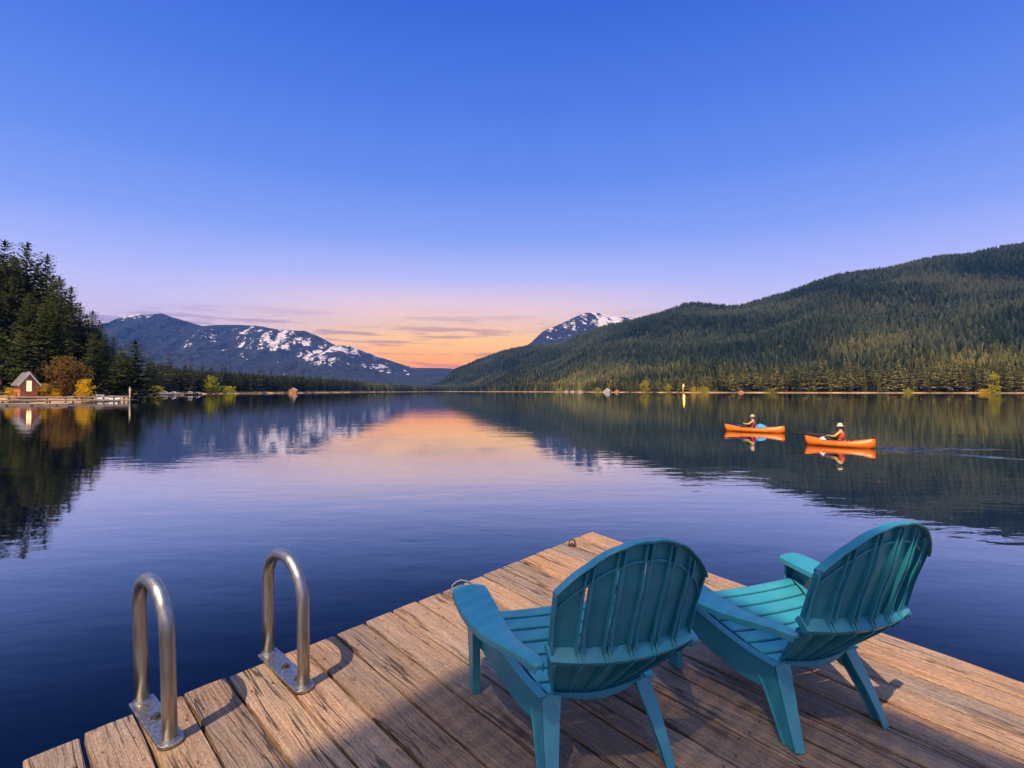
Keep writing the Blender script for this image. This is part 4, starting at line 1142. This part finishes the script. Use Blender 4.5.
def make_person(kx, loc, ang, label, hat_mat, wide_hat, vest_mat, sleeve_mat, pose):
    """seated figure looking along local -x; pose = (left hand, right hand)"""
    e = empty('person', loc, ang); tag(e, label, 'person', 'paddlers in the orange kayaks'); e.scale = (1.08, 1.08, 1.10)
    P_ = []; E_ = []; Rr = []
    def v(p, r, par=None):
        P_.append(p); Rr.append(r)
        if par is not None: E_.append((par, len(P_) - 1))
        return len(P_) - 1
    pel = v((0, 0, .10), (.15, .12)); ab = v((.02, 0, .26), (.145, .11), pel); ch = v((.03, 0, .44), (.165, .115), ab); nk0 = v((.02, 0, .555), (.07, .07), ch); nk = v((.005, 0, .615), (.05, .05), nk0)
    h1 = v((-.01, 0, .68), (.074, .088), nk); h2 = v((-.005, 0, .745), (.078, .092), h1); v((.0, 0, .80), (.055, .065), h2); v((-.088, 0, .70), (.016, .016), h1)
    for s, hand in zip((1, -1), pose):
        sh = v((.02, s * .185, .51), (.058, .058), ch)
        hd = Vector(hand); el = Vector((.02, s * .20, .51)).lerp(hd, .5) + Vector((.05, s * .07, -.10))
        eb = v(tuple(el), (.043, .043), sh); wr = v(tuple(el.lerp(hd, .85)), (.028, .028), eb)
        pa = v(tuple(hd), (.036, .026), wr); d = (hd - el).normalized()
        for q in range(4):
            f1 = hd + d * .05 + Vector((0, s * (-.03 + .02 * q), .012)); a_ = v(tuple(f1), (.010, .010), pa)
            v(tuple(f1 + d * (.022 + .006 * (q in (1, 2))) + Vector((0, 0, -.025))), (.008, .008), a_)
        v(tuple(hd + Vector((-.005, -s * .045, .02))), (.011, .011), pa)
        hp = v((-.04, s * .10, .09), (.095, .09), pel); kn = v((-.46, s * .15, .27), (.065, .065), hp); an = v((-.80, s * .11, .08), (.042, .042), kn); v((-.92, s * .12, .13), (.035, .045), an)
    skin_body('body', P_, E_, Rr, M['skin'], e)
    # clothes follow the body
    def shell(nm, pts, edges, rad, mat): return skin_body(nm, pts, edges, rad, mat, e)
    shell('life_vest', [(.015, 0, .20), (.03, 0, .32), (.035, 0, .45), (.028, 0, .53)], [(0, 1), (1, 2), (2, 3)], [(.172, .135), (.178, .142), (.182, .145), (.11, .09)], vest_mat)
    for i, (s, hand) in enumerate(zip((1, -1), pose)):
        hd = Vector(hand); el = Vector((.02, s * .20, .51)).lerp(hd, .5) + Vector((.05, s * .07, -.10))
        shell('sleeve', [(.025, s * .165, .515), tuple(el), tuple(el.lerp(hd, .55))], [(0, 1), (1, 2)], [.070, .055, .044], sleeve_mat[i])
    shell('trousers', [(0, 0, .09), (-.05, .10, .09), (-.46, .15, .27), (-.74, .115, .11), (-.05, -.10, .09), (-.46, -.15, .27), (-.74, -.115, .11)], [(0, 1), (1, 2), (2, 3), (0, 4), (4, 5), (5, 6)], [(.155, .125), .105, .076, .056, .105, .076, .056], M['dark_cloth'])
    bm = bmesh.new()
    prof = [(.0, .875), (.05, .87), (.085, .845), (.098, .80), (.100, .765)] + ([(.138, .752), (.142, .745), (.098, .752)] if wide_hat else [(.102, .755), (.095, .752)])
    rings = [[bm.verts.new((r * math.cos(a) - .002, r * .93 * math.sin(a), z)) for a in [2 * math.pi * k / 16 for k in range(16)]] for r, z in prof[1:]]
    top = bm.verts.new((0, 0, .875))
    for k in range(16): bm.faces.new((top, rings[0][k], rings[0][(k + 1) % 16]))
    for a, b in zip(rings, rings[1:]):
        for k in range(16): bm.faces.new((a[k], b[k], b[(k + 1) % 16], a[(k + 1) % 16]))
    if not wide_hat: prism(bm, [(-.085, -.06, .765), (-.19, -.045, .752), (-.20, 0, .75), (-.19, .045, .752), (-.085, .06, .765)], (0, 0, .012))
    fixn(bm); link('hat', mesh_bm('hat', bm), hat_mat, e, smooth=True)
    # eyes, ears and hair
    bm = bmesh.new()
    for s in (-1, 1): bmesh.ops.create_uvsphere(bm, u_segments=8, v_segments=6, radius=.011, matrix=Matrix.Translation((-.082, s * .032, .722)))
    link('eyes', mesh_bm('eyes', bm), M['black'], e)
    bm = bmesh.new(); bmesh.ops.create_uvsphere(bm, u_segments=14, v_segments=10, radius=.1, matrix=Matrix.Translation((.022, 0, .725)) @ Matrix.Diagonal((.78, .88, .75, 1))); link('hair', mesh_bm('hair', bm), M['bark'], e, smooth=True)
    return e
AN, AF = R(-43.3), R(-37.7)
make_kayak(14.15, 23.3, 2.66, AN, 'orange kayak nearer the viewer, its paddler in a cream hat')
make_kayak(14.15, 31.5, 3.30, AF, 'orange kayak farther away, left of the other, its paddler beside a blue cover')
def kp(cx, cy, a, p): return Vector((cx + p[0] * math.cos(a) - p[1] * math.sin(a), cy + p[0] * math.sin(a) + p[1] * math.cos(a), p[2]))
make_person(0, kp(14.15, 23.3, AN, (.06, 0, .06)), AN, 'person in cream hat and orange vest seated in the nearer kayak, holding two rods', M['white_cloth'], True, M['vest'], (M['dark_cloth'], M['yellow_cloth']), ((-.40, .14, .33), (-.42, -.10, .36)))
make_person(0, kp(14.15, 31.5, AF, (-.05, 0, .06)), AF, 'person in a pale cap and red jacket seated in the farther orange kayak', M['white_cloth'], False, M['red_cloth'], (M['red_cloth'], M['yellow_cloth']), ((-.38, .12, .30), (-.42, -.14, .40)))
def rod(name, a, b, label, cat, r0=.022, r1=.008, reel=True):
    a, b = Vector(a), Vector(b); e = empty(name, a); tag(e, label, cat)
    bm = bmesh.new(); d = b - a; n = 10
    tube(bm, [d * (i / n) - Vector((0, 0, 1)) * .10 * (i / n) ** 2 * d.length * .2 for i in range(n + 1)], [r0 + (r1 - r0) * i / n for i in range(n + 1)], 8); link('blank', mesh_bm('blank', bm), M['black'], e)
    bm = bmesh.new(); tube(bm, [-d.normalized() * .30, d.normalized() * .1], .028, 8); link('grip', mesh_bm('grip', bm), M['dark_cloth'], e)
    bm = bmesh.new(); bmesh.ops.create_cone(bm, cap_ends=True, segments=14, radius1=.05, radius2=.05, depth=.06, matrix=Matrix.Translation(d.normalized() * .06 + Vector((0, 0, -.06))) @ Matrix.Rotation(R(90), 4, 'X')); link('reel', mesh_bm('reel', bm), M['dark_steel'], e)
def wl(c, a, p): return kp(c[0], c[1], a, p)
NK, FK = (14.15, 23.3), (14.15, 31.5)
rod('fishing_rod', wl(NK, AN, (-.36, .14, .39)), at(786, 428, 25.6), 'upper of the two dark rods pointing left from the nearer kayak', 'fishing rod', .046, .030)
rod('fishing_rod', wl(NK, AN, (-.36, -.10, .40)), at(789, 431, 24.9), 'lower of the two dark rods pointing left from the nearer kayak', 'fishing rod', .046, .030)
rod('fishing_rod', wl(FK, AF, (-.45, .12, .42)), at(725, 420.5, 33.2), 'thin dark rod held by the person in the farther kayak', 'fishing rod', .032, .018)
# blue cover and dark bag in the far kayak, pale bag in the near one
def bag(name, loc, ang, size, mat, label, cat, seed):
    bm = bmesh.new(); bmesh.ops.create_icosphere(bm, subdivisions=3, radius=.5)
    for v_ in bm.verts:
        n = mnoise.noise(v_.co * 3 + Vector((seed, 0, 0))); v_.co *= 1 + .22 * n; v_.co.z = max(v_.co.z, -.36)
        v_.co = Vector((v_.co.x * size[0], v_.co.y * size[1], v_.co.z * size[2]))
    o = link(name, mesh_bm(name, bm), M[mat], smooth=True); o.location = loc; o.rotation_euler = (0, 0, ang); tag(o, label, cat)
bag('blue_cover', wl(FK, AF, (.40, -.06, .30)), AF, (.62, .60, .36), 'blue_cloth', 'crumpled blue cover lying behind the person in the farther kayak', 'cover', 1)
bag('dark_bag', wl(FK, AF, (-.78, 0, .27)), AF, (.55, .44, .34), 'black', 'dark bag in the front of the farther kayak', 'bag', 2)
bag('pale_bag', wl(NK, AN, (-.55, -.12, .29)), AN, (.36, .28, .22), 'boat_white', 'small pale bag in front of the person in the nearer kayak', 'bag', 3)
bag('dark_bag', wl(NK, AN, (.62, 0, .27)), AN, (.42, .38, .24), 'black', 'dark bag behind the person in the nearer kayak', 'bag', 4)

# added unseen shelter standing behind the viewer; its roof shades the near part of the dock
def make_sunshade():
    c3 = DM @ Vector((.67, -.80, 0)) + sd * (11.0 / sd.z)
    e = bpy.data.objects.new('slat_sunshade', None); COL.objects.link(e)
    fx, fy = Vector((DX.x, DX.y, 0)).normalized(), Vector((DY.x, DY.y, 0)).normalized()
    e.matrix_world = Matrix(((fx.x, fy.x, 0, c3.x), (fx.y, fy.y, 0, c3.y), (0, 0, 1, 0), (0, 0, 0, 1)))
    tag(e, 'added unseen shelter with a slatted roof on posts behind the viewer, outside the picture', 'sunshade')
    ht = c3.z
    bm = bmesh.new()
    for k in range(77): box(bm, (.03 + k * .080, -2.7, ht + .012), (.0675, 5.4, .010))
    link('slat_roof', mesh_bm('slat_roof', bm), M['grey_roof'], e)
    for yy in (-.1, -2.7, -5.3):
        bm = bmesh.new(); box(bm, (3.1, yy, ht - .06), (6.0, .06, .116)); link('beam', mesh_bm('beam', bm), M['pile'], e)
    for xx, yy in ((.3, -2.7), (5.9, -2.7), (.3, -5.15), (3.1, -5.15), (5.9, -5.15)):
        bm = bmesh.new(); box(bm, (xx, yy, (ht - .18 - 2.6) / 2), (.14, .14, ht - .18 + 2.6)); link('post', mesh_bm('post', bm), M['pile'], e)
make_sunshade()

# ------------------------------------------------------------------ evening air
def make_haze():
    bm = bmesh.new(); box(bm, (0, 0, (1250 - 8) / 2), (19600, 19600, 1258))
    m, t, out = material('evening_haze')
    v = t.node('ShaderNodeVolumePrincipled', {'Color': (.04, .32, 1.0, 1), 'Density': 6.3e-5, 'Anisotropy': .5})
    t.l.new(v.outputs[0], out.inputs['Volume'])
    o = link('haze', mesh_bm('haze', bm), m); tag(o, kind='stuff')
make_haze()
print('individual firs', FIRS[0] + n_r + n_l)
